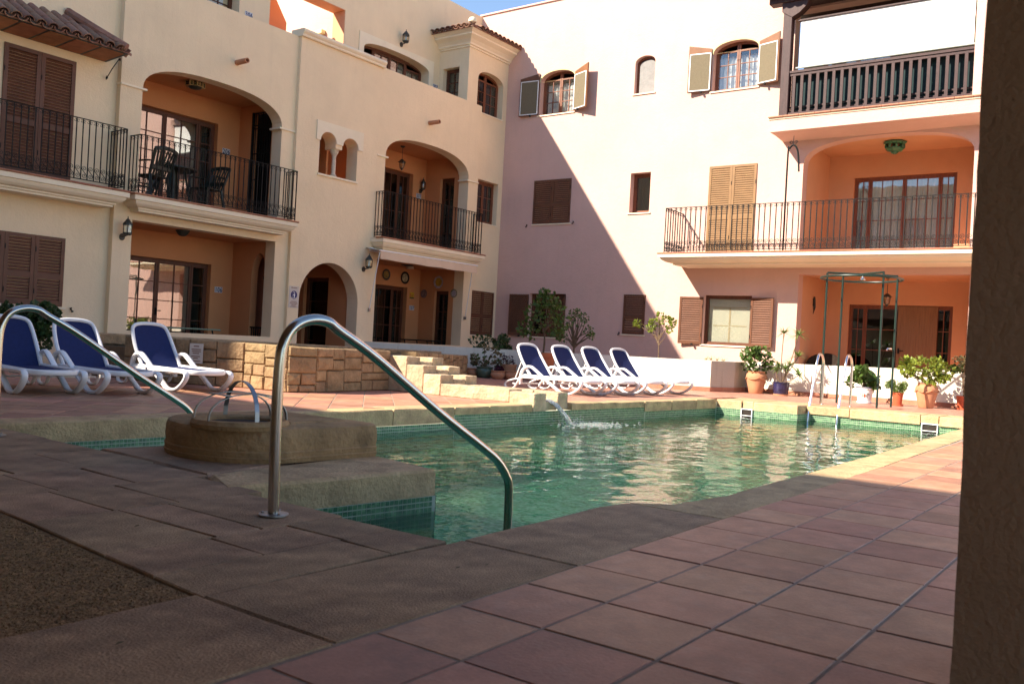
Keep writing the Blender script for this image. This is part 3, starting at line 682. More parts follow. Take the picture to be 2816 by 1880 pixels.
def casement(parent, mp, u0,u1,v0,v1, lights, d=0, fw=.055, rows=4, wood=None, glass=None, curtain=None, name='window', sp=None, ap=None, dark=True, handle=False):
    """lights: list of (fraction, cols). Frame, muntins, panes, curtain, dark room behind."""
    wood = wood or WOOD; glass = glass or GLASS; arched = ap is not None
    o = MB(mp)
    ztop = lambda u: v1
    if arched:
        A = arch(u0,u1,v0,sp,ap); B = arch(u0+fw,u1-fw,v0+fw,sp,ap-fw); o.holes(A, [B], d, d+.07)
    else: o.holes(rect(u0,u1,v0,v1), [rect(u0+fw,u1-fw,v0+fw*.8,v1-fw)], d, d+.07)
    fr = obj(name, o, wood, parent)
    tot = sum(l[0] for l in lights); u = u0+fw*.6; W = (u1-u0-fw*1.2); top = (ap if arched else v1)
    def zt(uu):
        if not arched: return v1-fw*.9
        c = (u0+u1)/2; h = (u1-u0)/2; x = min(1,abs((uu-c)/h)); return sp+(ap-sp)*(max(0,1-x**2.2))**(1/2.2)-fw*.9
    for frac,cols in lights:
        w = W*frac/tot; a, b = u+.004, u+w-.004; u += w; st = fw*.72
        s = MB(mp); za, zb_ = zt(a+.01), zt(b-.01); zm = min(za, zb_)
        s.box(a,a+st,d+.012,d+.06,v0+fw*.5,za); s.box(b-st,b,d+.012,d+.06,v0+fw*.5,zb_); s.box(a+st,b-st,d+.013,d+.059,v0+fw*.5,v0+fw*.5+st*1.3); s.box(a+st,b-st,d+.013,d+.059,zm-st,zm)
        obj('sash', s, wood, fr)
        mt = MB(mp); gz0 = v0+fw*.5+st*1.3; gz1 = zm-st; mw = .017
        for k in range(1,cols):
            x = a+st+(b-a-2*st)*k/cols; mt.box(x-mw/2,x+mw/2,d+.016,d+.05,gz0,gz1)
        for k in range(1,rows):
            z = gz0+(gz1-gz0)*k/rows; mt.box(a+st,b-st,d+.018,d+.048,z-mw/2,z+mw/2)
        if mt.v: obj('muntins', mt, wood, fr)
        obj('pane', MB(mp).box(a+st,b-st,d+.031,d+.036,gz0,gz1), glass, fr)
    if handle:
        c = u0+fw*.6+W*sum(l[0] for l in lights[:len(lights)//2])/tot; hz = v0+(v1-v0)*.48
        obj('handle', MB(mp).box(c-.012,c+.012,d-.03,d+.012,hz-.07,hz+.07).box(c,c+.09,d-.04,d-.025,hz+.005,hz+.025), IRON, fr)
    if curtain: obj('curtain', wavy(mp, u0+fw,u1-fw,v0+.03,(sp if arched else v1)-.03,d+.16), curtain, fr, smooth=True, fix=False)
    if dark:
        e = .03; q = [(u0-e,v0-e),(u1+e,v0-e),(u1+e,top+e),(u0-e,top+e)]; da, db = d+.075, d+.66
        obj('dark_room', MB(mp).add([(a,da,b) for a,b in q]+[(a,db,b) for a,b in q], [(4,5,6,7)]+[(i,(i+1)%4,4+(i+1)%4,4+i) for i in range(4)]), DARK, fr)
    return fr
def leaf_map(mp, hinge, ang):
    # shutter leaf in (u,d,v) hinged at u=hinge, swung out (towards -d) by ang
    c, s = math.cos(ang), math.sin(ang)
    return lambda p: mp((hinge+(p[0]-hinge)*c - p[1]*s*(1 if True else 1), (p[0]-hinge)*(-s)+p[1]*c, p[2])) if True else None
def shutter(parent, mp, u0,u1,v0,v1, m=None, slat=.050, mid=True, d=-.025, th=.035, fw=.05, name='shutter', ap=None, back=None, slats=True):
    m = m or SHUT; s = MB(mp)
    s.box(u0,u0+fw,d,d+th,v0,v1); s.box(u1-fw,u1,d,d+th,v0,v1); s.box(u0+fw,u1-fw,d+.001,d+th-.001,v0,v0+fw*1.25)
    tz = v1-fw
    s.box(u0+fw,u1-fw,d+.001,d+th-.001,tz,v1)
    zs = [(v0+fw*1.25,tz)]
    if mid:
        zc = v0+(v1-v0)*mid if mid is not True else v0+(v1-v0)*.42
        s.box(u0+fw,u1-fw,d+.001,d+th-.001,zc-.045,zc+.045); zs = [(v0+fw*1.25,zc-.045),(zc+.045,tz)]
    if ap:      # arched head piece rising towards the free/hinge side
        s.add([(u0,d,v1),(u1,d,v1),(u0,d+th,v1),(u1,d+th,v1),(u0,d,v1+ap[0]),(u1,d,v1+ap[1]),(u0,d+th,v1+ap[0]),(u1,d+th,v1+ap[1])], [(0,1,5,4),(2,6,7,3),(4,5,7,6),(0,4,6,2),(1,3,7,5)])
    sh = obj(name, s, m, parent)
    if slats:
        sl = MB(mp)
        for za,zb_ in zs:
            n = max(1,int((zb_-za)/slat))
            for k in range(n):
                z = za+(zb_-za)*(k+.5)/n
                sl.add([(u0+fw,d+.003,z-slat*.52),(u1-fw,d+.003,z-slat*.52),(u1-fw,d+th-.006,z+slat*.36),(u0+fw,d+th-.006,z+slat*.36),(u0+fw,d+.003,z-slat*.52+.008),(u1-fw,d+.003,z-slat*.52+.008),(u1-fw,d+th-.006,z+slat*.36+.008),(u0+fw,d+th-.006,z+slat*.36+.008)],
                    [(3,2,1,0),(4,5,6,7),(0,1,5,4),(1,2,6,5),(2,3,7,6),(3,0,4,7)])
        obj('slats', sl, m, sh, kind='stuff', fix=False)
    for z in (v0+(v1-v0)*.2, v0+(v1-v0)*.8):
        obj('hinge', MB(mp).box(u0+.004,u0+.018,d-.006,d,z-.04,z+.04), IRON, sh)
    return sh
def spiral(c, r0, r1, a0, turns, e1, e2, n=16):
    out = []
    for k in range(n+1):
        t = k/n; r = r0+(r1-r0)*t; a = a0+turns*2*math.pi*t; out.append(Vector(c)+e1*(r*math.cos(a))+e2*(r*math.sin(a)))
    return out
def railing(parent, pts, z0, z1, sp=.108, m=None, name='railing', bw=.007):
    m = m or IRON; top = MB(); bal = []; scr = MB(); Z = Vector((0,0,1))
    P = [Vector((p[0],p[1],0)) for p in pts]
    for a,b in zip(P[:-1],P[1:]):
        top.bar(a+Z*z1, b+Z*z1, .034, .010); top.bar(a+Z*(z0+.055), b+Z*(z0+.055), .012, .016)
    rl = obj(name, top, m, parent)
    bm_ = MB().box(-bw,bw,-bw,bw,0,z1-z0-.004).mesh('baluster', m)
    post = MB().box(-.009,.009,-.009,.009,0,z1-z0-.004).mesh('post', m)
    for si,(a,b) in enumerate(zip(P[:-1],P[1:])):
        L_ = (b-a).length; n = max(1, round(L_/sp)); d = (b-a)/L_; s = L_/n
        for k in range(n+1):
            if k == 0 and si > 0: continue
            p = a+d*(s*k); end = k in (0,n)
            o = link(bpy.data.objects.new('post' if end else 'baluster', post if end else bm_), rl); o.location = (p.x,p.y,z0+(0 if end else .05))
            if not end: o.scale.z = (z1-z0-.054)/(z1-z0-.004)
        for k in range(n):
            c = a+d*(s*(k+.5)); h1 = z0+.075; H = .205; r = s*.40
            up = c+Z*(h1+H-r); dn = c+Z*(h1+r)
            # S scroll: two spirals joined
            pa = spiral(up, r*.12, r, math.pi*.2, 1.55, d, Z, 15); pb = spiral(dn, r, r*.12, math.pi*1.2-math.pi*.9+.0, 1.55, d, Z, 15)
            scr.tube(pa, bw*.68, 4); scr.tube(spiral(dn, r*.12, r, math.pi*1.2, 1.55, d, Z, 15), bw*.68, 4)
            scr.bar(up+d*(-r*.96)+Z*(-r*.25), dn+d*(r*.96)+Z*(r*.25), .008)
            q = c+Z*(z1-.045); rr = s*.26
            scr.tube(spiral(q-d*rr*.9+Z*rr*.1, rr*.2, rr, -math.pi*.3, .95, d, Z, 9), bw*.62, 4); scr.tube(spiral(q+d*rr*.9-Z*rr*.1, rr*.2, rr, math.pi*.7, .95, d, Z, 9), bw*.62, 4)
    obj('scrollwork', scr, m, rl, kind='stuff', fix=False)
    return rl
def balcony(parent, mp, u0,u1, df, dw, ztop, ends=(True,True), prof=None, m=None):
    """moulded slab: front at depth df (towards the viewer), wall at dw"""
    prof = prof or [(.015,-.035),(.0,-.045),(.0,-.12),(.035,-.125),(.035,-.145),(.055,-.18),(.095,-.215),(.15,-.235),(.15,-.26),(.185,-.265),(.185,-.30)]
    rings = []
    for off,z in prof:
        a = u0+(off if ends[0] else 0); b = u1-(off if ends[1] else 0); rings.append([(a,dw,ztop+z),(a,df+off,ztop+z),(b,df+off,ztop+z),(b,dw,ztop+z)])
    mb = MB(mp); vv = [p for r in rings for p in r]; fs = [(0,1,2,3)]
    for i in range(len(rings)-1):
        for k in range(4): fs.append((i*4+k,(i+1)*4+k,(i+1)*4+(k+1)%4,i*4+(k+1)%4))
    k = (len(rings)-1)*4; fs.append((k+3,k+2,k+1,k)); mb.add(vv, fs)
    sl = obj('balcony_slab', mb, m or TRIM, parent)
    n = max(1, round((u1-u0+.04)/.335)); w = (u1-u0+.04)/n; me = None
    for i in range(n):
        a = u0-.02+w*i; t = MB(mp)
        pr = [(.25,0),(.03,0),(.005,-.006),(-.008,-.018),(.0,-.033),(.03,-.036),(.25,-.036)]
        t.add([(a+.002,df-.012+q,ztop+z) for q,z in pr]+[(a+w-.002,df-.012+q,ztop+z) for q,z in pr], [tuple(range(6,-1,-1)),tuple(range(7,14))]+[(j,(j+1)%7,7+(j+1)%7,7+j) for j in range(7)])
        obj('edge_tile', t, TILEEDGE, sl)
    return sl
def barrel_tile():
    n = 8; vv = []; L_ = .40
    for t,(r,z) in ((0,(.085,0.0)),(1,(.068,0.012))):
        for k in range(n+1):
            a = math.pi*k/n; vv.append((r*math.cos(a), t*L_, r*.85*math.sin(a)+z))
        for k in range(n,-1,-1):
            a = math.pi*k/n; vv.append(((r-.014)*math.cos(a), t*L_, (r-.014)*.85*math.sin(a)+z))
    m = 2*(n+1); fs = [(k,(k+1)%m,m+(k+1)%m,m+k) for k in range(m)]
    fs += [(k,k+1,m-2-k,m-1-k) for k in range(n)] + [(m+k+1,m+k,2*m-1-k,2*m-2-k) for k in range(n)]
    return MB().add(vv, fs).mesh('roof_tile', ROOFT, smooth=True)
BARREL = barrel_tile()
def tile_roof(parent, o, e_u, e_s, cols, rows, w=.18, name='roof', len_=.33, skew=None, under=None):
    """rows of barrel tiles; o = eave corner, e_u along the eave, e_s up the slope (unit vectors)"""
    e_u, e_s = Vector(e_u).normalized(), Vector(e_s).normalized(); nr = e_u.cross(e_s); o = Vector(o)
    W = cols*w; S = rows*len_
    mb = MB(); c = [o-nr*.03, o+e_u*W-nr*.03, o+e_u*W+e_s*S-nr*.03, o+e_s*S-nr*.03]
    mb.add(c+[p-nr*.02 for p in c], [(0,1,2,3),(7,6,5,4),(0,4,5,1),(1,5,6,2),(2,6,7,3),(3,7,4,0)])
    rf = obj(name, mb, ROOFT if under is None else under, parent)
    for i in range(cols):
        for j in range(rows):
            if skew and skew(i,j): continue
            for inv in (0,1):
                t = link(bpy.data.objects.new('roof_tile', BARREL), rf)
                p = o+e_u*(w*(i+.5+.5*inv))+e_s*(len_*j-.03)+nr*(random.uniform(0,.008)+(.0 if not inv else -.015))
                M_ = Matrix((e_u*(-1 if inv else 1), e_s, nr*(-1 if inv else 1))).transposed().to_4x4(); 
                if inv: M_ = Matrix((e_u, e_s, nr)).transposed().to_4x4() @ Matrix.Rotation(math.pi, 4, 'Y'); p = p+nr*.035
                M_.translation = p; t.matrix_local = M_
    return rf
def number_tiles(text, mp, u, v, d, label, sc=.11):
    t = thing('house_number', label, 'number sign', mp((u,d,v-.06)))
    cw = .062; n = len(text)
    for k,ch in enumerate(text):
        a = u-cw*n/2+cw*k; obj('tile', MB(mp).box(a+.001,a+cw-.001,d-.010,d,v-.06,v+.06), NUMW, t)
        fc = bpy.data.curves.new('digit', 'FONT'); fc.body = ch; fc.size = .135; fc.align_x = 'CENTER'; fc.extrude = .001; fc.offset = .0025
        fo = bpy.data.objects.new('digit', fc); COL.objects.link(fo); dg = bpy.context.evaluated_depsgraph_get()
        me = bpy.data.meshes.new_from_object(fo.evaluated_get(dg)); bpy.data.objects.remove(fo); bpy.data.curves.remove(fc)
        me.materials.clear(); me.materials.append(NUMB)
        flip = -1 if mp((0,1,0))[0] else 1      # facade facing -X runs the other way
        for q in me.vertices:
            x,y,z = q.co; q.co = mp((a+cw/2+flip*x*.8, d-.0115-z, v-.046+y))
        obj('digit', me, None, t)
    return t

# ================================================================== cream apartment building (left side)
YF = 14.8; F0, F1 = 2.98, 5.9
B1 = thing('apartment_building', 'cream stuccoed apartment building with arched loggias along the left side of the courtyard', 'building', (14,16,0))
mA = my(14.8); mB = my(14.72); mC = my(14.74); mL = my(14.92)
A106 = rect(8.73,11.87,.62,2.57); A206 = arch(8.79,11.88,F0,4.88,5.43,24,2.5)
wall(B1, mA, rect(8.38,12.2,0,6.87), [A106,A206], .30, CREAM)
DW = [(12.83,4.15),(13.93,4.15),(13.93,4.84)] + [(13.70+.23*math.cos(a), 4.86+.20*math.sin(a)) for a in [math.pi*k/10 for k in range(0,11)]] + [(13.47,4.76),(13.28,4.76)] + [(13.055+.225*math.cos(a), 4.86+.20*math.sin(a)) for a in [math.pi*k/10 for k in range(0,11)]] + [(12.83,4.84)]
ADOOR = arch(12.49,14.18,0,1.44,2.285,24,2.0)
wall(B1, mB, rect(12.2,14.55,0,6.87), [ADOOR, DW], .34, CREAM)
A107 = rect(14.73,17.9,.62,2.56); A207 = arch(14.83,17.88,F0,4.90,5.48,24,2.5)
wall(B1, mC, rect(14.55,18.27,0,6.90), [A107,A207], .32, CREAM)
wall(B1, mA, [(18.272,0),(19.4,0),(19.4,8.33),(17.71,8.33),(17.71,6.0),(18.272,6.0)], [rect(18.32,19.22,3.90,5.02), arch(18.12,19.22,6.76,7.62,7.86,14,2.2)], .30, CREAM)
wall(B1, mL, rect(-8,8.385,0,6.9), [], .30, CREAM)
# parapet terraces and upper storey
obj('terrace_floor', MB().box(-2.5,19.4,15.1,15.82,5.85,6.0), TILEEDGE, B1)
WIDE = arch(14.95,17.29,5.9,7.62,7.83,18,2.4)
wall(B1, my(15.8), rect(-2.55,19.4,5.9,9.77), [rect(12.19,14.33,5.95,8.30), WIDE, rect(10.2,11.42,5.95,8.0)], .30, CREAM)
obj('wall', MB().box(-2.5,12.18,16.1,16.9,5.9,9.75), CREAM, B1); obj('header', MB().box(12.18,14.6,16.1,16.2,8.30,9.75), CREAM, B1)  # unseen solid block, added to stop sun coming through the opening
obj('terrace_wall', MB().box(14.33,14.6,16.201,20.5,5.9,9.6), PINK, B1); obj('terrace_wall', MB().box(14.33,14.6,16.1,16.201,5.9,8.30), PINK, B1)
wall(B1, my(17.0), [(12.0,5.9),(13.61,5.9),(13.61,7.97),(13.29,8.40),(12.9,8.92),(12.0,8.92)], [], .15, TERRED, 'terrace_wall')  # red wall cut to the outline of a shadow on the side wall
obj('opening_reveal', MB().box(12.194,14.326,15.803,16.20,8.285,8.2985).box(14.318,14.3285,15.803,16.20,5.95,8.284), ORANGE2, B1)
obj('terrace_floor', MB().box(12.0,14.6,15.8,20.5,5.8,5.92), TILEEDGE, B1)
# raised surround of the wide upper window
wall(B1, my(15.8), rect(14.80,17.46,5.9,7.97), [WIDE], .028, TRIM, 'window_surround', -.028)
casement(B1, my(16.05), 14.95,17.29,5.98,7.83, [(1,2),(1,2),(1,2),(1,2)], rows=4, curtain=CURTAIN, sp=7.62, ap=7.83)
casement(B1, my(16.05), 10.2,11.42,5.95,8.0, [(1,2),(1,2)], rows=4, curtain=CURTAIN)
# parapet coping with rounded bed mould over the middle bay
cp = MB()
prof = [(14.665,6.86),(14.65,6.885),(14.655,6.905),(14.63,6.925),(14.605,6.955),(14.605,6.99),(14.63,7.015),(14.70,7.02),(15.02,7.02),(15.02,6.86)]
cp.add([(12.17,y,z) for y,z in prof]+[(14.60,y,z) for y,z in prof], [tuple(range(9,-1,-1)),tuple(range(10,20))]+[(i,(i+1)%10,10+(i+1)%10,10+i) for i in range(10)])
obj('parapet_coping', cp, TRIM, B1, bevel=.006)
# tower at the inner corner
mT = mx(17.71)
wall(B1, mT, rect(15.102,15.8,6.0,8.33), [rect(15.11,15.66,6.9,7.84)], .22, CREAM)
obj('tower_cap', MB().box(17.9,19.4,14.9,15.85,8.25,8.33), CREAM, B1)
casement(B1, mx(17.86), 15.11,15.66,6.9,7.84, [(1,2)], rows=3, curtain=CURTAINW, glass=GLASSDARK)
casement(B1, my(14.98), 18.12,19.22,6.76,7.86, [(1,2),(1,2)], rows=3, wood=WOODRED, curtain=CURTAINW, sp=7.62, ap=7.86, glass=GLASSDARK)
obj('window_sill', MB().box(18.26,19.26,14.775,14.98,6.73,6.76), TRIM, B1)
rings = []
for off,z in [(.0,8.30),(.035,8.31),(.035,8.345),(.075,8.36),(.085,8.40),(.15,8.47),(.24,8.53),(.26,8.545),(.26,8.58),(.33,8.63),(.35,8.645),(.35,8.70)]:
    rings.append([(17.71-off,15.8,z),(17.71-off,14.8-off,z),(19.4,14.8-off,z),(19.4,15.8,z)])
cm = MB(); vv = [p for r in rings for p in r]; fs = [(3,2,1,0)]
for i in range(len(rings)-1):
    for k in range(4): fs.append((i*4+k,i*4+(k+1)%4,(i+1)*4+(k+1)%4,(i+1)*4+k))
k = (len(rings)-1)*4; fs.append((k,k+1,k+2,k+3)); cm.add(vv, fs); obj('tower_cornice', cm, TRIM, B1)
sl = .22
tile_roof(B1, (17.42,14.41,8.70), (1,0,0), (0,1,sl), 11, 2, name='tower_roof', skew=lambda i,j: (i+.5)*.18 < j*.33+.12)
tile_roof(B1, (17.32,15.85,8.70), (0,-1,0), (1,0,sl), 8, 2, name='tower_roof', skew=lambda i,j: (8-i-.5)*.18 < j*.33+.12)
hp = MB(); hp.tube([(17.33,14.42,8.76),(17.9,15.0,8.89),(18.6,15.7,9.04)], .075, 8); obj('hip_ridge', hp, ROOFT, B1, smooth=True)
obj('hip_end', MB().lathe([(.05,0),(.10,.03),(.11,.08),(.085,.13),(.03,.155)], 17.36, 14.46, 8.74, 14), TRIM, B1, smooth=True)
# double arched window: plaster panel, column, sill
panel = [(12.72,4.85),(12.83,4.85)] + [(13.055-.225*math.cos(a), 4.86+.20*math.sin(a)) for a in [math.pi*k/10 for k in range(0,11)]] + [(13.28,4.85),(13.47,4.85)] + [(13.70-.23*math.cos(a), 4.86+.20*math.sin(a)) for a in [math.pi*k/10 for k in range(0,11)]] + [(13.93,4.85),(14.07,4.85),(14.07,5.26),(12.72,5.26)]
wall(B1, mB, panel, [], .03, TRIM, 'arch_panel', -.03)
col = MB().lathe([(.085,0),(.085,.03),(.065,.045),(.07,.06),(.05,.08),(.045,.10),(.048,.28),(.042,.44),(.05,.45),(.044,.465),(.06,.50),(.085,.54),(.095,.585),(.095,.61)], 13.375, 14.86, 4.15, 20)
obj('column', col, mat('carved_stone', (.62,.52,.40), .9, .15, 14, .8, 50), B1, smooth=True)
obj('window_sill', MB().box(12.80,13.96,14.68,15.06,4.11,4.148), TRIM, B1)
obj('stair_dark_panel', MB().box(12.55,14.3,16.55,16.6,3.6,5.4).box(12.5,12.55,15.06,16.6,3.6,5.4), DARK, B1); obj('stair_wall', MB().box(13.55,13.6,15.3,16.5,3.6,5.4), ORANGE, B1)  # near-black panels stand in for the darkness of the stairwell
# impost bands at the arch springings
for a,b,mp in [(8.38,8.86,mA),(11.81,12.2,mA),(14.55,14.90,mC),(17.81,18.27,mC)]:
    obj('impost_band', MB(mp).box(a-.008,b+.008,-.03,.305 if b-a < .5 else .3,4.865,4.905), TRIM, B1, bevel=.012, seg=2)
# ---- loggia interiors
def loggia(x0,x1,yb,z0,z1,door,side,front=15.1):
    obj('loggia_ceiling', MB().box(x0-.1,x1+.2,front-.02,yb+.1,z1,z1+.1), ORANGE, B1)
    obj('loggia_floor', MB().box(x0-.1,x1+.2,front-.28,yb+.1,z0-.1,z0), TILEEDGE, B1)
    wall(B1, my(yb), rect(x0-.1,x1+.2,z0,z1+.05), [door], .25, ORANGE, 'loggia_wall')
    wall(B1, mx(x1), rect(front,yb,z0,z1+.05), [side], .16, ORANGE, 'loggia_wall')
    obj('loggia_wall', MB().box(x0-.1,x0,front,yb,z0,z1), ORANGE, B1)
loggia(8.5,11.90,16.22,F0,5.47,rect(9.0,11.37,F0+.02,5.0),rect(15.15,15.82,F0+.02,5.32))
loggia(8.5,11.89,16.20,.02,2.575,rect(9.0,11.37,.04,2.06),arch(15.06,15.54,.04,1.85,2.34,16,2.0))
loggia(14.6,17.91,16.25,F0,5.52,rect(15.1,17.42,F0+.02,5.06),rect(15.24,15.72,F0+.02,5.0),15.06)
loggia(14.6,17.91,16.25,.02,2.58,rect(15.1,17.42,.04,2.07),rect(15.24,15.72,.04,2.03),15.06)
for (x0,x1,yy,z0,z1,cu) in [(9.0,11.37,16.34,F0+.03,5.0,CURTAINW),(9.0,11.37,16.32,.05,2.06,CURTAIN)]:
    casement(B1, my(yy), x0,x1,z0,z1, [(.55,1),(1,2),(1,2),(.45,1)], rows=5, wood=WOOD, curtain=cu, name='patio_door', handle=True, glass=GLASSREF)
for (x0,x1,yy,z0,z1) in [(15.1,17.42,16.38,F0+.03,5.06),(15.1,17.42,16.38,.05,2.07)]:
    casement(B1, my(yy), x0,x1,z0,z1, [(.5,2),(1,3),(1,3),(.5,2)], rows=4, wood=WOOD, curtain=CURTAIN, name='patio_door', glass=GLASSDARK)
for z0,z1 in [(F0+.03,5.0),(.05,2.03)]:
    casement(B1, mx(18.0), 15.24,15.72,z0,z1, [(1,2)], rows=4, wood=WOOD, curtain=CURTAINW, name='side_door', glass=GLASSDARK)
obj('stair_dark_panel', MB().box(12.43,12.44,15.03,16.7,.0,5.5).box(12.06,12.44,16.45,16.5,0,5.5), DARK, B1)  # dark panels put the shade behind arch and gate into colour
# stair behind the 106 arch, gate grilles
g = MB()
for k in range(9): 
    y = 15.17+.078*k; g.bar((11.93,y,F0+.03), (11.93,y,5.30), .012)
for z in (F0+.05,3.35,3.9,4.45,4.98,5.04,5.30): g.bar((11.93,15.15,z),(11.93,15.82,z), .016)
g.bar((11.93,15.81,F0),(11.93,15.81,5.32), .05); obj('iron_gate', g, IRON, B1)
g = MB()
for k in range(8): g.bar((11.93,15.07+.07*k,.04),(11.93,15.07+.07*k,.80), .014)
g.bar((11.93,15.05,.80),(11.93,15.56,.80), .03); g.bar((12.1,15.1,1.35),(12.4,15.9,2.1), .03)
for k in range(8): g.bar((12.1+.04*k,15.1+.1*k,.6+.09*k),(12.1+.04*k,15.1+.1*k,1.35+.095*k), .012)
obj('iron_gate', g, IRON, B1)
# entrance passage behind the round arch
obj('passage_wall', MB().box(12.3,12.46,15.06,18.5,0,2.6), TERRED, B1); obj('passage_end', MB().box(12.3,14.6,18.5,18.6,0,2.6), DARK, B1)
wall(B1, mx(14.22), rect(15.06,18.5,0,2.6), [rect(15.75,16.6,.02,2.05)], .2, ORANGE, 'passage_wall'); obj('passage_ceiling', MB().box(12.3,14.6,15.06,18.5,2.6,2.66), TERRED, B1)
casement(B1, mx(14.32), 15.75,16.6,.02,2.05, [(1,1)], rows=4, wood=WOOD, name='passage_door', glass=GLASSDARK)
# other windows of this building
casement(B1, my(14.95), 18.32,19.22,3.90,5.02, [(1,2),(1,2)], rows=3, wood=WOODRED, curtain=CURTAINR, glass=GLASSDARK)
obj('window_sill', MB().box(18.29,19.25,14.78,14.95,3.87,3.899), TRIM, B1)
for a,b in ((18.29,18.78),(18.785,19.27)): shutter(B1, mA, a,b,.93,2.09, SHUTSHADE)
obj('window_sill', MB().box(18.27,19.29,14.74,14.80,.90,.928), TRIM, B1)
for a,b in ((6.66,7.13),(7.135,7.62),(6.12,6.655)): shutter(B1, mL, a,b,.96,2.10, SHUTSHADE, fw=.06)
obj('window_sill', MB().box(6.05,7.66,14.85,14.92,.92,.955), TRIM, B1)
for a,b in ((6.50,7.07),(7.075,7.64)): shutter(B1, mL, a,b,3.02,5.05, SHUTSHADE, fw=.065, d=-.03)
# balconies
balcony(B1, mA, 8.50,12.06, -.44, 0, 3.0); balcony(B1, mC, 14.46,18.17, -.44, 0, 3.0); balcony(B1, mL, 3.0,8.40, -.56, 0, 3.0)
railing(B1, [(8.62,14.8),(8.62,14.47),(12.06,14.47),(12.06,14.8)], 3.0, 4.02); railing(B1, [(14.60,14.74),(14.60,14.45),(18.16,14.45),(18.16,14.74)], 3.0, 4.05)
railing(B1, [(4.2,14.43),(8.33,14.43),(8.33,14.92)], 3.0, 4.04)
# tiled canopy above the left balcony
cn = tile_roof(B1, (4.2,14.20,5.285), (1,0,0), (0,.72,.42), 21, 3, w=.185, name='canopy_roof', under=ROOFT, skew=lambda i,j: (21-i-.5)*.185 < j*.25)
hr = MB(); hr.tube([(8.10,14.18,5.32),(7.75,14.55,5.58),(7.45,14.92,5.84)], .07, 8); obj('hip_ridge', hr, ROOFT, B1, smooth=True)
so = MB().add([(4.2,14.24,5.235),(8.16,14.24,5.235),(8.16,14.92,5.20),(4.2,14.92,5.20),(4.2,14.24,5.29),(8.16,14.24,5.29),(8.16,14.92,5.29),(4.2,14.92,5.29)], [(3,2,1,0),(4,5,6,7),(0,1,5,4),(1,2,6,5),(2,3,7,6),(3,0,4,7)])
sof = obj('canopy_soffit', so, BRONZE, B1)
for k in range(9):
    a = 8.13-.425*(k+1); t = MB().add([(a+.02,14.28,5.226),(a+.40,14.28,5.226),(a+.40,14.89,5.196),(a+.02,14.89,5.196),(a+.02,14.28,5.24),(a+.40,14.28,5.24),(a+.40,14.89,5.21),(a+.02,14.89,5.21)], [(3,2,1,0),(0,1,5,4),(1,2,6,5),(2,3,7,6),(3,0,4,7)]); obj('soffit_tile', t, SOFFIT, sof)
for k in range(3):
    t = link(bpy.data.objects.new('roof_tile', BARREL), cn); q = Matrix.Rotation(math.pi/2,4,'Z') @ Matrix.Rotation(R(20),4,'X'); q.translation = (8.22,14.32+.19*k,5.22+.03*k); t.matrix_local = q
br = MB(); br.tube(spiral((8.16,14.86,4.93), .035,.012, -1.2, 1.3, Vector((0,1,0)), Vector((0,0,1)), 12), .007, 6); br.tube([(8.16,14.89,4.90),(8.16,14.72,5.05),(8.16,14.50,5.20)], .008, 6); br.tube(spiral((8.16,14.48,5.18), .03,.01, 0, 1.2, Vector((0,1,0)), Vector((0,0,1)), 10), .007, 6)
obj('canopy_bracket', br, IRON, B1)
# water spouts
for x,y,z in [(10.71,14.8,5.90),(16.26,14.74,6.0)]:
    sp_ = MB(); pr = [(.05,0),(.055,.0),(.05,.33),(.036,.33),(.036,.05)]
    vv = []; 
    for r,l in [(.052,0),(.05,.33),(.036,.33),(.034,.04)]:
        for k in range(16): vv.append((x+r*math.cos(2*math.pi*k/16), y-l, z+r*math.sin(2*math.pi*k/16)))
    sp_.add(vv, [(i*16+k,i*16+(k+1)%16,(i+1)*16+(k+1)%16,(i+1)*16+k) for i in range(3) for k in range(16)]+[tuple(range(48,64))]); obj('water_spout', sp_, POTCLAY, B1, smooth=True)

# ================================================================== pink apartment building (far side)
B2 = thing('apartment_building', 'pink stuccoed apartment building with open shutters closing the far end of the courtyard', 'building', (20,8,0))
XB = 19.4; mP = mx(XB)
WA = arch(12.62,13.70,6.81,7.70,7.95,14,2.1); WS = arch(10.33,10.88,7.04,7.80,7.96,10,2.0); WBn = arch(7.73,8.82,6.85,7.74,7.98,14,2.1)
G1 = rect(12.55,13.69,.97,2.10); G3 = rect(7.58,8.73,.98,2.12); MS = rect(10.29,10.84,4.11,5.09)
RM = arch(3.22,6.58,3.0,4.98,5.50,24,2.6); RG = rect(3.18,6.55,.02,2.60); UP = rect(3.2,6.92,5.95,8.4)
wall(B2, mP, rect(-3,15.8,0,9.80), [WA,WS,WBn,G1,G3,MS,RM,RG,UP], .30, PINK)
# windows
casement(B2, mx(19.56), 12.62,13.70,6.81,7.95, [(1,2),(1,2)], rows=3, wood=WOODRED, curtain=CURTAINW, sp=7.70, ap=7.95)
casement(B2, mx(19.56), 7.73,8.82,6.85,7.98, [(1,2),(1,2)], rows=3, wood=WOODRED, curtain=CURTAINW, sp=7.74, ap=7.98)
casement(B2, mx(19.52), 10.33,10.88,7.04,7.96, [(1,1)], rows=1, wood=WOODRED, curtain=SCREENFAB, sp=7.80, ap=7.96); obj('window_screen', MB(mx(19.52)).holes(arch(10.36,10.80,7.06,7.74,7.88,10,2.0), [], -.012, -.006), mat('grey_sheet', (.26,.245,.23), .8, .12, 9, .3, 20), B2)
casement(B2, mx(19.58), 10.29,10.84,4.11,5.09, [(1,1)], rows=1, wood=WOODRED, curtain=SCREENFAB, glass=GLASSDARK)
casement(B2, mx(19.52), 12.55,13.69,.97,2.10, [(1,2),(1,2)], rows=3, wood=WOOD, curtain=CURTAIN, glass=GLASSDARK)
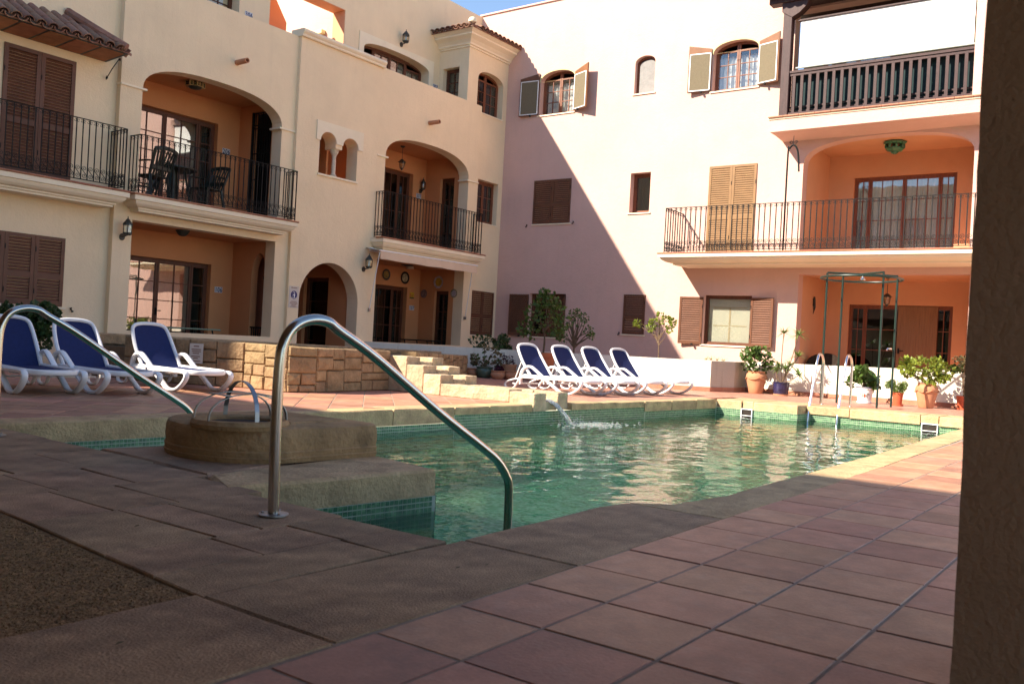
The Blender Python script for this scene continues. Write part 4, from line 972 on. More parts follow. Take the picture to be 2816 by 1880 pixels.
g3 = casement(B2, mx(19.50), 7.58,8.73,.98,2.12, [(1,1)], rows=1, wood=WOOD, fw=.05); PB_ = mat('pale_blind', (.66,.61,.50), .8, .05, 4)
obj('blind', MB(mx(19.50)).box(7.64,8.67,.10,.104,1.04,2.06), PB_, g3); obj('inner_muntins', MB(mx(19.50)).box(8.14,8.18,.094,.0995,1.04,1.85).box(7.75,8.12,.094,.0995,1.42,1.44).box(8.2,8.56,.094,.0995,1.42,1.44).box(7.75,8.56,.094,.0995,1.84,1.86), mat('pale_wood', (.55,.42,.27), .7, .1, 5), g3)
for a,b,z in [(12.58,13.76,6.81),(7.68,8.86,6.85),(10.29,10.92,7.04),(10.25,10.88,4.11),(12.52,13.73,.97),(7.55,8.77,.98),(12.52,13.74,3.93),(10.22,10.88,1.135)]:
    obj('window_sill', MB(mP).box(a,b,-.03,.14 if z not in (3.93,1.135) else -.001,z-.032,z-.003), TRIM, B2)
for u0,u1,v0,s_,a_ in [(12.60,13.72,6.81,7.70,7.95),(7.71,8.84,6.85,7.74,7.98)]:
    wall(B2, mP, arch(u0-.02,u1+.02,s_-.02,s_,a_+.035,14,2.1), [arch(u0+.02,u1-.02,s_-.019,s_,a_-.005,14,2.1)], .018, mat('arch_trim', (.62,.55,.30), .8, .1, 5), 'arch_trim', -.018)
# closed shutters
for a,b in ((12.56,13.14),(13.145,13.72)): shutter(B2, mP, a,b,3.94,5.08, SHUTSHADE)
shutter(B2, mP, 10.25,10.84,1.14,2.105, SHUTSHADE)
for a,b in ((7.62,8.19),(8.195,8.76)): shutter(B2, mP, a,b,3.03,5.10, mat('shutter_paint_sunlit', (.25,.135,.058), .5, .12, 4, .05, 40) if a < 8 else bpy.data.materials['shutter_paint_sunlit'], fw=.055)  # lighter paint copy, the sun on this door is put into the colour
# open shutters, hinged at the jamb and swung back against the wall
def open_leaf(hinge, sgn, w, v0, v1, deg, m, ap=None, screen=False):
    # leaf lies from the hinge outwards along sgn*u, standing off the wall by angle deg
    c, s = math.cos(R(deg)), math.sin(R(deg))
    f = lambda p: mP((hinge+sgn*(p[0]*c)+sgn*p[1]*s, -(p[0]*s)+p[1]*c-.02, p[2]))
    sh = shutter(B2, f, 0, w, v0, v1, m, ap=ap, mid=None, slats=True)
    if screen:
        b = MB(f); fwid = .022; za, zb_ = v0+.02, v1-.04
        b.box(.01,w-.03,-.045,-.03,za,za+fwid); b.box(.01,w-.03,-.045,-.03,zb_-fwid,zb_); b.box(.01,.01+fwid,-.045,-.03,za,zb_); b.box(w-.03-fwid,w-.03,-.045,-.03,za,zb_)
        obj('screen_frame', b, WHITE, sh); obj('screen', MB(f).box(.01+fwid,w-.03-fwid,-.040,-.035,za+fwid,zb_-fwid), SCREENFAB, sh)
    hk = MB(f).box(w*.35,w*.42,-.07,-.02,v0-.03,v0+.015); obj('shutter_stop', hk, IRON, sh)
    return sh
open_leaf(13.72, 1, .58, 6.82, 7.78, 6, SHUTSHADE, (.14,.04), True); open_leaf(12.60, -1, .55, 6.82, 7.78, 22, SHUT, (.05,.16), True)
open_leaf(8.85, 1, .55, 6.86, 7.80, 8, SHUT, (.05,.16), True); open_leaf(7.70, -1, .52, 6.86, 7.80, 14, SHUT, (.05,.16), True)
open_leaf(13.70, 1, .59, .975, 2.07, 4, SHUTSHADE); open_leaf(12.55, -1, .04, .975, 2.07, 80, SHUTSHADE)
open_leaf(8.74, 1, .56, .975, 2.07, 7, SHUTRED := mat('shutter_paint_red', (.135,.052,.026), .5, .15, 4, .05, 40)); open_leaf(7.58, -1, .54, .975, 2.07, 7, SHUTRED)
shutter(B2, mx(19.52), 12.60,13.10,1.0,2.06, SHUTSHADE, mid=None)
# mid balcony on the first floor
balcony(B2, mP, 1.5,9.43, -1.08, 0, 3.0, prof=[(.015,-.035),(.0,-.045),(.0,-.11),(.04,-.115),(.04,-.135),(.07,-.165),(.13,-.20),(.20,-.22),(.26,-.225),(.26,-.26)])
railing(B2, [(19.4,9.38),(18.52,9.38),(18.52,3.02),(18.52,2.3)], 3.0, 4.03, .122, bw=.009)
# arched recess on the first floor and patio doors
def recess(u0,u1,z0,z1,door,xb=21.3):
    obj('recess_ceiling', MB().box(19.68,xb+.1,u0-.1,u1+.2,z1,z1+.1), ORANGE2, B2)
    obj('recess_floor', MB().box(19.42,xb+.1,u0-.1,u1+.2,z0-.12,z0), TILEEDGE, B2)
    wall(B2, mx(xb), rect(u0-.2,u1+.2,z0,z1+.05), [door], .25, ORANGE2, 'recess_wall')
    obj('recess_wall', MB().box(19.69,xb,u1,u1+.15,z0,z1), ORANGE2, B2); obj('recess_wall', MB().box(19.69,xb,u0-.15,u0,z0,z1), ORANGE2, B2)
recess(3.22,6.58,3.0,5.52,rect(3.84,6.01,3.02,5.0),21.25); recess(3.18,6.56,.01,2.61,rect(3.79,5.99,.03,2.08),21.30)
casement(B2, mx(21.33), 3.84,6.01,3.03,5.0, [(.42,2),(1,3),(1,3),(.42,2)], rows=4, wood=WOODRED, curtain=CURTAINW, name='patio_door')
casement(B2, mx(21.38), 3.79,5.99,.04,2.08, [(.42,2),(1,2),(1,2),(.42,2)], rows=4, wood=WOODRED, name='patio_door', glass=GLASSDARK)
sd = MB(mx(21.345)); sd.box(4.10,4.92,0,.035,.05,2.07); dr = obj('wooden_shutter_door', sd, mat('pale_door_wood', (.27,.145,.075), .5, .15, 4, .05, 40, aniso=(1,9,.6)), B2)
gr = MB(mx(21.345)); [gr.box(4.13+.056*k,4.133+.056*k+.045,-.008,0,.07,2.05) for k in range(14)]; obj('board', gr, bpy.data.materials['pale_door_wood'], dr, kind='stuff'); obj('handle', MB(mx(21.345)).box(4.85,4.88,-.05,0,1.0,1.12).box(4.76,4.87,-.06,-.045,1.05,1.07), IRON, dr)
# upper timber balcony
up = MB().box(18.72,19.4,1.5,7.12,5.60,5.86); obj('balcony_slab', up, PINK, B2)
n = 17; w = (7.16-1.5)/n
eg = obj('edge_course', MB().box(18.70,19.4,1.5,7.16,5.862,5.895), TRIM, B2)
for k in range(n): obj('edge_tile', MB().box(18.665,18.80,1.5+w*k+.002,1.5+w*(k+1)-.002,5.896,5.925), TILEEDGE, eg, bevel=.006)
obj('underside', MB().add([(18.84,1.5,5.599),(19.398,1.5,5.599),(19.398,7.10,5.599),(18.84,7.10,5.599),(19.1,1.5,5.56),(19.398,1.5,5.52),(19.398,7.05,5.52),(19.1,7.05,5.56)], [(0,4,7,3),(4,5,6,7),(3,7,6,2),(0,1,5,4)]), PINK, B2)
pst = obj('post', MB().box(18.72,18.90,6.76,6.95,5.926,8.16), DARKWOOD, B2, bevel=.01)
cap = MB().add([(18.70,6.98,8.16),(18.92,6.98,8.16),(18.92,6.98,8.34),(18.70,6.98,8.34),(18.70,6.76,8.02),(18.92,6.76,8.02),(18.70,6.60,8.10),(18.92,6.60,8.10),(18.70,6.45,8.24),(18.92,6.45,8.24),(18.70,6.42,8.34),(18.92,6.42,8.34)], [(0,1,2,3),(0,4,5,1),(4,6,7,5),(6,8,9,7),(8,10,11,9),(3,2,11,10),(0,3,10,8,6,4),(1,5,7,9,11,2)]); obj('post_bracket', cap, DARKWOOD, pst)
obj('post', MB().box(18.72,18.90,3.02,3.2,5.926,8.16), PINK, B2)
wr = MB(); wr.bar((18.78,6.76,6.85),(18.78,3.2,6.85),.09,.05); wr.bar((18.78,6.76,6.79),(18.78,3.2,6.79),.05,.05); wr.bar((18.78,6.76,5.955),(18.78,3.2,5.955),.07,.055); wr.bar((18.86,6.76,6.03),(18.86,3.2,6.03),.02,.03); wr.bar((18.86,6.76,6.12),(18.86,3.2,6.12),.02,.03)
wrl = obj('timber_railing', wr, DARKWOOD, B2); bl = MB().box(-.018,.018,-.03,.03,0,.79).mesh('baluster', DARKWOOD)
for k in range(21):
    o = link(bpy.data.objects.new('baluster', bl), wrl); o.location = (18.775, 6.66-.166*k, 5.98)
obj('shade_net', MB().box(18.90,18.905,3.2,6.76,5.95,6.80), GREENMESH, B2)
bm2 = MB().box(18.66,18.90,3.0,7.26,8.345,8.52); obj('beam', bm2, DARKWOOD, B2, bevel=.01)
tile_roof(B2, (18.42,7.35,8.52), (0,-1,0), (.9,0,.3), 26, 3, name='timber_roof', under=DARKWOOD)
obj('loggia_ceiling', MB().box(18.9,20.7,3.0,7.1,8.45,8.52), DARKWOOD, B2); obj('loggia_back', MB().box(20.6,20.7,3.0,7.1,5.9,8.5), mat('green_wall', (.30,.29,.13), .9, .1, 3), B2); obj('loggia_floor', MB().box(19.42,20.7,3.0,7.1,5.82,5.9), TILEEDGE, B2)
casement(B2, mx(20.5), 5.1,6.6,6.9,8.25, [(1,2),(1,2)], rows=2, wood=WOODRED, curtain=CURTAINW)
# fascia gable bits
# cap of the roof parapets
obj('parapet_cap', MB().box(19.36,19.75,-3,15.86,9.80,9.84), PINK, B2)
# ================================================================== arcade we look out from
AR = thing('arcade', 'dark rough stuccoed pillar of the shaded arcade at the right edge', 'arcade', (2.6,.1,0))
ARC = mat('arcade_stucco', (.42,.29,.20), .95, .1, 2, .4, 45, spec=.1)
pm = MB(); nz = 40; vv = []; fs = []
base = [(2.43,-.35),(2.83,-.35),(2.83,.395),(2.43,.395)]
ring = []
for i in range(4):
    a, b = Vector(base[i]), Vector(base[(i+1)%4])
    for k in range(6): ring.append(a+(b-a)*k/6)
for j in range(nz+1):
    z = -.05+2.75*j/nz
    for p in ring:
        q = noise.noise((p.x*4,p.y*4,z*2.2))*.009+noise.noise((p.x*14,p.y*14,z*11))*.004; c = Vector((2.63,.02)); d = (p-c).normalized()
        vv.append((p.x+d.x*q-.003*0, p.y+d.y*q, z))
m = len(ring)
for j in range(nz):
    for k in range(m): fs.append((j*m+k,j*m+(k+1)%m,(j+1)*m+(k+1)%m,(j+1)*m+k))
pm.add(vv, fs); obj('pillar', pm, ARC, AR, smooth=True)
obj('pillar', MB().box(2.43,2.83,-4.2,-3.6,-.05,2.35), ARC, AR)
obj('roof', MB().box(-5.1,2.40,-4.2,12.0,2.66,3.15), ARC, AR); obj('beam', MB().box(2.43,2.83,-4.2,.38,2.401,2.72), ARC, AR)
B3 = thing('apartment_building', 'shaded apartment block behind the viewpoint, seen only mirrored in the far windows', 'building', (-8,5,0))
wall(B3, lambda p: (-5.2-p[1], p[0], p[2]), rect(-8,16,0,9.72), [rect(y,y+1.2,z,z+1.3) for y in (-5,-2,1,4,7,10,13) for z in (3.9,6.8)], .3, CREAM)
obj('dark_room', MB().box(-6.2,-6.1,-8,16,0,9.6), DARK, B3); obj('roof', MB().box(-9,-5.3,-8,16,9.5,9.6), ROOFT, B3)

# ================================================================== low garden wall
GW = thing('garden_wall', 'low white rendered garden wall behind the right hand loungers and flower pots', 'wall', (17,7.5,0))
gp = [(14.30,14.72,.62),(14.60,13.88,.615),(17.11,7.47,.625),(17.72,7.21,.63),(18.46,7.26,.635),(18.46,3.1,.70),(18.46,1.2,.72)]
for (x0,y0,h0),(x1,y1,h1) in zip(gp[:-1],gp[1:]):
    a, b = Vector((x0,y0)), Vector((x1,y1)); d = (b-a).normalized(); nr = Vector((-d.y,d.x)); e = d*.0
    n1 = nr*.18
    poly = [(a.x,a.y),(b.x,b.y),(b.x+n1.x,b.y+n1.y),(a.x+n1.x,a.y+n1.y)]
    obj('wall', MB().prism(poly, 0, h0, [h0,h1,h1,h0]), WHITEWALL, GW)
for (x0,y0,_),(x1,y1,_) in zip(gp[2:-1],gp[3:]):
    a, b = Vector((x0,y0)), Vector((x1,y1)); L_ = (b-a).length; d = (b-a)/L_; nr = Vector((d.y,-d.x)); n = max(1,round(L_/.33))
    for k in range(n):
        p = a+d*(L_*k/n+.002); q = a+d*(L_*(k+1)/n-.002); o1, o2 = nr*.001, nr*.012
        obj('skirting_tile', MB().prism([(p.x+o2.x,p.y+o2.y),(q.x+o2.x,q.y+o2.y),(q.x+o1.x,q.y+o1.y),(p.x+o1.x,p.y+o1.y)], .002, .092), TILEEDGE, GW)
a, b = Vector((14.6,13.88)), Vector((17.11,7.47)); d = (b-a).normalized(); nr = Vector((d.y,-d.x)); n = 20
for k in range(n):
    p = a+(b-a)*(k/n)+d*.002; q = a+(b-a)*((k+1)/n)-d*.002; o1, o2 = nr*.001, nr*.012
    obj('skirting_tile', MB().prism([(p.x+o2.x,p.y+o2.y),(q.x+o2.x,q.y+o2.y),(q.x+o1.x,q.y+o1.y),(p.x+o1.x,p.y+o1.y)], .002, .092), TILEEDGE, GW)
obj('pier', MB().prism([(17.11,7.47),(17.72,7.21),(18.46,7.26),(18.5,7.6),(17.3,7.75)], 0, .622), WHITEWALL, GW)

# ================================================================== sun loungers
def make_lounger():
    root = bpy.data.objects.new('sun_lounger', None); COL.objects.link(root)
    W = .275
    def ribbon(path, x, w=.062, t=.040, name='side_frame'):
        pts = smooth_path([(x, y, z) for y,z in path], 5); mb = MB(); n = 8; vv = []; fs = []
        for i,p in enumerate(pts):
            dd = (pts[min(i+1,len(pts)-1)]-pts[max(i-1,0)]).normalized(); nn = Vector((0,-dd.z,dd.y)); xx = Vector((1,0,0))
            for k in range(n):
                a = 2*math.pi*(k+.5)/n; c, s = math.cos(a), math.sin(a)
                c = math.copysign(abs(c)**.6, c); s = math.copysign(abs(s)**.6, s)
                vv.append(p+xx*(c*w/2)+nn*(s*t/2))
        m_ = len(pts)
        for i in range(m_-1):
            for k in range(n): fs.append((i*n+k,i*n+(k+1)%n,(i+1)*n+(k+1)%n,(i+1)*n+k))
        fs += [tuple(range(n)), tuple(range(m_*n-1,(m_-1)*n-1,-1))]; mb.add(vv, fs); obj(name, mb, PLASTIC, root, smooth=True, local=True)
    for sx in (-1,1):
        x = sx*(W+.005)
        ribbon([(1.00,.10),(1.01,.22),(.97,.335),(.88,.392),(.78,.395),(.68,.35),(.45,.22),(.20,.085),(.09,.028),(-.02,.016),(-.14,.032),(-.27,.10),(-.345,.175),(-.33,.225),(-.24,.236),(.1,.232),(.6,.222),(.98,.218)], x)
        ribbon([(.98,.195),(1.15,.175),(1.30,.135),(1.375,.085),(1.365,.035),(1.29,.016),(1.20,.020),(1.14,.05),(1.07,.14),(1.02,.24)], x, .04, .026, 'rear_leg')
        obj('foot_pad', MB().box(x-.022,x+.022,-.06,.06,-.001,.008), mat_pad, root, local=True); obj('foot_pad', MB().box(x-.02,x+.02,1.25,1.32,-.001,.008), mat_pad, root, local=True)
    # seat rim and fabric
    rim = [(-W+.02,.98),(-W+.02,-.12),(-W+.05,-.27),(-W+.13,-.36),(0,-.385),(W-.13,-.36),(W-.05,-.27),(W-.02,-.12),(W-.02,.98)]
    pts = smooth_path([(x,y,.238-.015*max(0,-y-.1)*2) for x,y in rim], 4)
    obj('seat_frame', MB().tube(pts, .024, 8, flat=(1,1.2)), PLASTIC, root, smooth=True, local=True)
    vv = []; n = 14; m_ = 6
    for i in range(n+1):
        y = .98-1.34*i/n; hw = (W-.03) if y > -.12 else (W-.03)*math.sqrt(max(.03,1-((-.12-y)/.255)**2))
        for k in range(m_+1):
            t = k/m_*2-1; vv.append((t*hw, y, .243-.012*(1-t*t)*math.sin(math.pi*min(1,i/n+.05))-.03*max(0,-y-.1)))
    fs = [(i*(m_+1)+k,(i+1)*(m_+1)+k,(i+1)*(m_+1)+k+1,i*(m_+1)+k+1) for i in range(n) for k in range(m_)]
    obj('seat_fabric', MB().add(vv+[(a,b,c-.004) for a,b,c in vv], fs+[tuple(q+len(vv) for q in reversed(f)) for f in fs]), BLUEFAB, root, smooth=True, local=True)
    # backrest
    h0 = Vector((0,.80,.235)); ang = R(52); up = Vector((0,math.cos(ang),math.sin(ang))); nb = Vector((0,-math.sin(ang),math.cos(ang)))
    def bp(x, s, off=0): 
        cv = -.05*math.sin(math.pi*s/.70); return h0+up*s+nb*(off+cv*.5)+Vector((x,0,0))
    rim = [(-W+.03,0),(-W+.025,.30),(-W+.045,.55),(-W+.085,.635),(-.10,.665),(0,.67),(.10,.665),(W-.085,.635),(W-.045,.55),(W-.025,.30),(W-.03,0)]
    obj('back_frame', MB().tube(smooth_path([bp(x,s) for x,s in rim], 4), .023, 8, flat=(1,1)), PLASTIC, root, smooth=True, local=True)
    vv = []; n = 12
    for i in range(n+1):
        s = .66*i/n; hw = W-.035 if s < .5 else (W-.035)*(1-.32*((s-.5)/.16)**2)
        for k in range(m_+1):
            t = k/m_*2-1; vv.append(bp(t*hw, s, -.008*(1-t*t)))
    fs = [(i*(m_+1)+k,(i+1)*(m_+1)+k,(i+1)*(m_+1)+k+1,i*(m_+1)+k+1) for i in range(n) for k in range(m_)]
    obj('back_fabric', MB().add([tuple(v) for v in vv]+[tuple(v-nb*.004) for v in vv], fs+[tuple(q+len(vv) for q in reversed(f)) for f in fs]), BLUEFAB, root, smooth=True, local=True)
    for sx in (-1,1): obj('back_support', MB().tube([bp(sx*.20,.38,-.02),(sx*.20,1.22,.18)], .012, 6), PLASTIC, root, local=True)
    obj('cross_brace', MB().bar((-W,1.18,.10),(W,1.18,.10),.05,.02), PLASTIC, root, local=True); obj('cross_brace', MB().bar((-W,.12,.205),(W,.12,.205),.08,.02), PLASTIC, root, local=True)
    for sx in (-1,1): obj('hinge_boss', MB().lathe([(.03,-.012),(.036,0),(.03,.012)], sx*(W-.015), .80, .255, 12), PLASTIC, root, smooth=True, local=True)
    return root
mat_pad = mat('rubber_pad', (.18,.13,.08), .8, .1, 5)
LG = make_lounger()
spots = [(4.55,9.20,82,'blue and white sun lounger cut by the left edge of the picture','sun loungers in the shaded left row'),
         (5.28,9.05,85,'middle blue and white sun lounger of the left row, wholly in shade','sun loungers in the shaded left row'),
         (6.35,9.27,84,'blue and white sun lounger with sunlit foot end beside the stone fountain','sun loungers in the shaded left row'),
         (12.13,7.54,79.5,'blue and white sun lounger nearest the water spout, largest of the far row','sun loungers in the sunny far row'),
         (12.90,7.36,80,'second sun lounger from the water spout in the far row','sun loungers in the sunny far row'),
         (13.78,7.30,80,'third sun lounger from the water spout in the far row','sun loungers in the sunny far row'),
         (14.75,7.27,79,'sun lounger at the right end of the far row, nearest the sunlit white wall','sun loungers in the sunny far row')]
for i,(x,y,a,lb,gr_) in enumerate(spots):
    o = LG if i == 0 else copy_tree(LG)
    o.location = (x,y,.002); o.rotation_euler = (0,0,R(a-90)); tag(o, lb, 'sun lounger', gr_)

# ================================================================== plants
def leaves(mb, centres, n, size, spread, rnd, flat=.5, fold=.15, aspect=.45):
    for k in range(n):
        c, r = rnd.choice(centres); 
        while True:
            p = Vector((rnd.uniform(-1,1),rnd.uniform(-1,1),rnd.uniform(-1,1)))
            if p.length < 1: break
        p = p.normalized()*p.length**.5; q = Vector(c)+Vector((p.x*r*spread[0],p.y*r*spread[1],p.z*r*spread[2]))
        d = (p+Vector((rnd.gauss(0,.6),rnd.gauss(0,.6),rnd.gauss(0,.5)+.1))).normalized(); s = size*rnd.uniform(.6,1.3)
        u = d.cross(Vector((rnd.gauss(0,1),rnd.gauss(0,1),rnd.gauss(0,1)+.5))).normalized()*s*aspect; w = d.cross(u).normalized()*s*fold
        mb.add([q, q+d*s*.45+u+w, q+d*s, q+d*s*.45-u+w], [(0,1,2),(0,2,3)])
def blades(mb, c, n, L_, w, rnd, droop=.5, up=.4):
    c = Vector(c)
    for k in range(n):
        a = rnd.uniform(0,6.283); e = rnd.uniform(-.25,1.35)*up/.4*.75; d = Vector((math.cos(a)*math.cos(e),math.sin(a)*math.cos(e),math.sin(e))); l = L_*rnd.uniform(.7,1.15)
        sd = Vector((-math.sin(a),math.cos(a),0)); pts = []
        for j in range(5):
            t = j/4; p = c+d*l*t+Vector((0,0,-droop*l*t*t*.6)); ww = w*(1-t)**.6*(.6+.4*math.sin(math.pi*min(1,t*2+.2))) ; pts += [p-sd*ww/2, p+sd*ww/2]
        mb.add(pts, [(2*j,2*j+1,2*j+3,2*j+2) for j in range(4)])
def pot_prof(kind, r, h):
    if kind == 'urn': return [(r*.62,0),(r*.66,.02*h),(r*.78,.3*h),(r*.98,.68*h),(r*1.0,.76*h),(r*.94,.86*h),(r*.80,.93*h),(r*.80,.96*h),(r*.86,1.0*h),(r*.74,1.0*h),(r*.70,.93*h)]
    if kind == 'tub': return [(r*.70,0),(r*.94,.88*h),(r*1.0,.885*h),(r*1.0,1.0*h),(r*.88,1.0*h),(r*.84,.9*h)]
    if kind == 'belly': return [(r*.62,0),(r*.70,.03*h),(r*.95,.35*h),(r*1.0,.55*h),(r*.92,.78*h),(r*.86,.85*h),(r*.98,.92*h),(r*.98,1.0*h),(r*.82,1.0*h),(r*.78,.9*h)]
    if kind == 'glazed': return [(r*.76,0),(r*.86,.1*h),(r*.96,.6*h),(r*.97,.9*h),(r*1.04,.93*h),(r*1.04,1.0*h),(r*.9,1.0*h),(r*.88,.9*h)]
    if kind == 'planter': return [(r*.72,0),(r*.80,.06*h),(r*.90,.62*h),(r*.90,.80*h),(r*.95,.805*h),(r*1.0,.86*h),(r*1.0,1.0*h),(r*.86,1.0*h),(r*.84,.92*h)]
def pot(t, kind, x, y, r, h, m, saucer=0, z=0.002):
    if saucer: obj('saucer', MB().lathe([(r*.8,0),(r*saucer,.0),(r*saucer*1.03,.03),(r*saucer*.95,.032)], x, y, z, 24), m, t, smooth=True); z += .012
    obj('pot', MB().lathe(pot_prof(kind,r,h), x, y, z, 28), m, t, smooth=True)
    pr = pot_prof(kind,r,h); obj('soil', MB().lathe([(pr[-1][0]*1.01,h*.9),(pr[-1][0]*.5,h*.93),(.005,h*.94)], x, y, z, 16), SOIL, t)
def shrub(t, x, y, z, rx, rz, n, size, lm, rnd, clumps=10, stems=7, sm=None, base=None, aspect=.45):
    cs = []
    for k in range(clumps):
        a = rnd.uniform(0,6.28); q = rnd.uniform(.25,.95); cs.append(((x+rx*q*math.cos(a), y+rx*q*math.sin(a), z+rz*rnd.uniform(-.8,1.15)*(1-.25*q)), rx*rnd.uniform(.14,.36)))
    st = MB(); b = base or (x,y,z-rz)
    for c,_ in cs[:max(stems,1)]: st.tube(smooth_path([b, ((b[0]*.5+c[0]*.5)+rnd.gauss(0,.02), b[1]*.5+c[1]*.5+rnd.gauss(0,.02), b[2]*.4+c[2]*.6), c], 4), [.007]*4+[.005]*4+[.003], 5)
    obj('stems', st, sm or BARK, t); lf = MB(); leaves(lf, cs, n, size, (1,1,.9), rnd, aspect=aspect); obj('foliage', lf, lm, t, kind='stuff', fix=False)
rnd = random.Random(21)
def potted(label, kind, x, y, r, h, m, saucer=0, group='potted plants along the white wall'):
    t = thing('potted_plant', label, 'potted plant', (x,y,0), group=group); pot(t, kind, x, y, r, h, m, saucer); return t
t = potted('bushy green shrub in a tall terracotta urn beside the wall pier', 'urn', 17.98,6.84,.21,.455,POTCLAY)
shrub(t, 17.98,6.86,.66,.34,.21,620,.075,LEAF1,rnd,16,9,base=(17.98,6.84,.44))
gar = MB(); gar.tube([(17.98+.215*math.cos(a),6.84+.215*math.sin(a),.335-.045*abs(math.sin(a*2.5))) for a in [6.283*k/40 for k in range(40)]], .011, 6, closed=True); obj('garland_relief', gar, POTCLAY, t, smooth=True)
t = potted('spiky leaved plant in a dark blue glazed pot on a clay saucer', 'glazed', 17.95,6.30,.165,.27,POTBLUE); 
obj('saucer', MB().lathe([(.13,0),(.145,0),(.15,.028),(.135,.03)], 17.95,6.30,.001,24), POTCLAY, t, smooth=True)
bl = MB(); st = MB()
heads = [((17.95,6.36,.60),.22),((17.92,6.22,.55),.2),((17.97,6.42,.50),.2),((18.0,6.32,1.27),.20),((17.9,5.98,1.24),.23),((17.9,5.96,.81),.20),((17.85,5.92,.44),.25),((17.98,6.15,.62),.2)]
for (c,l) in heads:
    blades(bl, c, 52, l*1.35, .032, rnd, .5); st.tube(smooth_path([(17.95,6.30,.25),((17.95+c[0])/2+rnd.gauss(0,.02),(6.30+c[1])/2+rnd.gauss(0,.03),(.25+c[2])/2-.03),c],5), .009, 6)
obj('stems', st, BARK, t, smooth=True); obj('leaf_rosettes', bl, LEAF4, t, kind='stuff', fix=False)
t = potted('trailing leafy geranium in a white painted flower pot with red diamond', 'tub', 17.55,4.56,.165,.29,POTWHITE,.82)
shrub(t, 17.55,4.60,.45,.32,.16,260,.095,LEAF1,rnd,14,9,base=(17.55,4.56,.26),aspect=.75)
rb = MB().lathe([(.1665,.272),(.1665,.287)],17.55,4.56,.014,28); obj('rim_band', rb, NUMB, t)
dm = MB(); dm.lathe([(.0,0),(.0,0)],0,0,0,3) if False else None
for sgn,cc in ((0,POTRED),):
    a0 = math.atan2(-4.56,-17.55)
    def onpot(da, z, o=.004): 
        r = .165*(.70+.24*(z-.014)/.255)+o; return (17.55+r*math.cos(a0+da), 4.56+r*math.sin(a0+da), z)
    obj('red_diamond', MB().add([onpot(0,.10),onpot(.17,.145),onpot(0,.19),onpot(-.17,.145)], [(0,1,2,3)]), POTRED, t)
    for s_ in (-1,1):
        fl = MB(); fl.tube([onpot(s_*(.42+.16*math.cos(k*.62)), .15+.04*math.sin(k*.62), .003) for k in range(9)], .005, 5); obj('flower_motif', fl, LEAFDRY, t)
t = potted('low heather like plant in a small red plastic pot', 'tub', 17.50,3.96,.10,.235,POTRED,1.0)
shrub(t, 17.50,3.97,.32,.20,.10,1500,.05,LEAF4,rnd,14,8,base=(17.5,3.96,.2),aspect=.14)
t = potted('yellow green bushy shrub in the big garlanded terracotta urn on the right', 'urn', 17.62,3.50,.195,.445,POTCLAY)
shrub(t, 17.62,3.52,.66,.42,.20,680,.078,LEAF3,rnd,18,10,base=(17.62,3.5,.43))
gar = MB(); gar.tube([(17.62+.2*math.cos(a),3.50+.2*math.sin(a),.325-.045*abs(math.sin(a*2.5))) for a in [6.283*k/40 for k in range(40)]], .010, 6, closed=True); obj('garland_relief', gar, POTCLAY, t, smooth=True)
t = potted('wispy shrub with a bare stem in an orange pot next to the dark pillar', 'tub', 18.12,2.97,.13,.235,POTRED,1.05)
shrub(t, 18.15,2.95,.80,.24,.14,420,.05,LEAFDRY,rnd,10,6,base=(18.12,2.97,.2)); shrub(t, 18.15,3.05,.78,.20,.10,300,.05,LEAF1,rnd,6,3,base=(18.12,2.97,.2))
G2 = 'flower pots by the fountain end'
t = potted('empty looking low terracotta pot right next to the stone fountain', 'belly', 14.92,11.92,.16,.185,POTCLAY,0,G2)
t = potted('leggy plant with drooping leaves in a glazed green pot', 'belly', 14.98,11.63,.19,.235,POTGREEN,0,G2)
cs = [((15.0,11.67,.62),.06),((14.97,11.90,.40),.07),((15.0,11.30,.42),.08),((15.0,11.38,.60),.05),((15.0,11.55,.38),.10),((15.0,11.72,.33),.08),((15.02,11.33,.33),.06),((15,11.93,.34),.05)]
st = MB(); [st.tube(smooth_path([(14.98,11.63,.2),((14.98+c[0])/2,(11.63+c[1])/2+.02,(.2+c[2])/2),c],4), .006, 5) for c,_ in cs]; obj('stems', st, BARK, t); lf = MB(); leaves(lf, cs, 170, .075, (1,1,1), rnd); obj('foliage', lf, LEAFDRY, t, kind='stuff', fix=False); lf = MB(); leaves(lf, cs, 90, .07, (1,1,1), rnd); obj('foliage', lf, LEAF1, t, kind='stuff', fix=False)
t = potted('purple leaved plant in a small orange terracotta pot', 'belly', 14.90,11.21,.155,.175,POTCLAY,0,G2); shrub(t, 14.9,11.21,.21,.11,.05,240,.05,LEAFPURP,rnd,7,3,base=(14.9,11.21,.15),aspect=.7)
t = potted('dry twiggy plant in the brown clay pot farthest back against the wall', 'tub', 15.32,11.26,.185,.31,POTCLAY,0,G2); shrub(t, 15.3,11.26,.42,.16,.10,90,.04,LEAFPURP,rnd,12,12,base=(15.3,11.26,.28))
t = potted('bare brown clay pot close behind the first lounger of the far row', 'belly', 15.10,10.99,.155,.185,POTCLAY,0,G2)
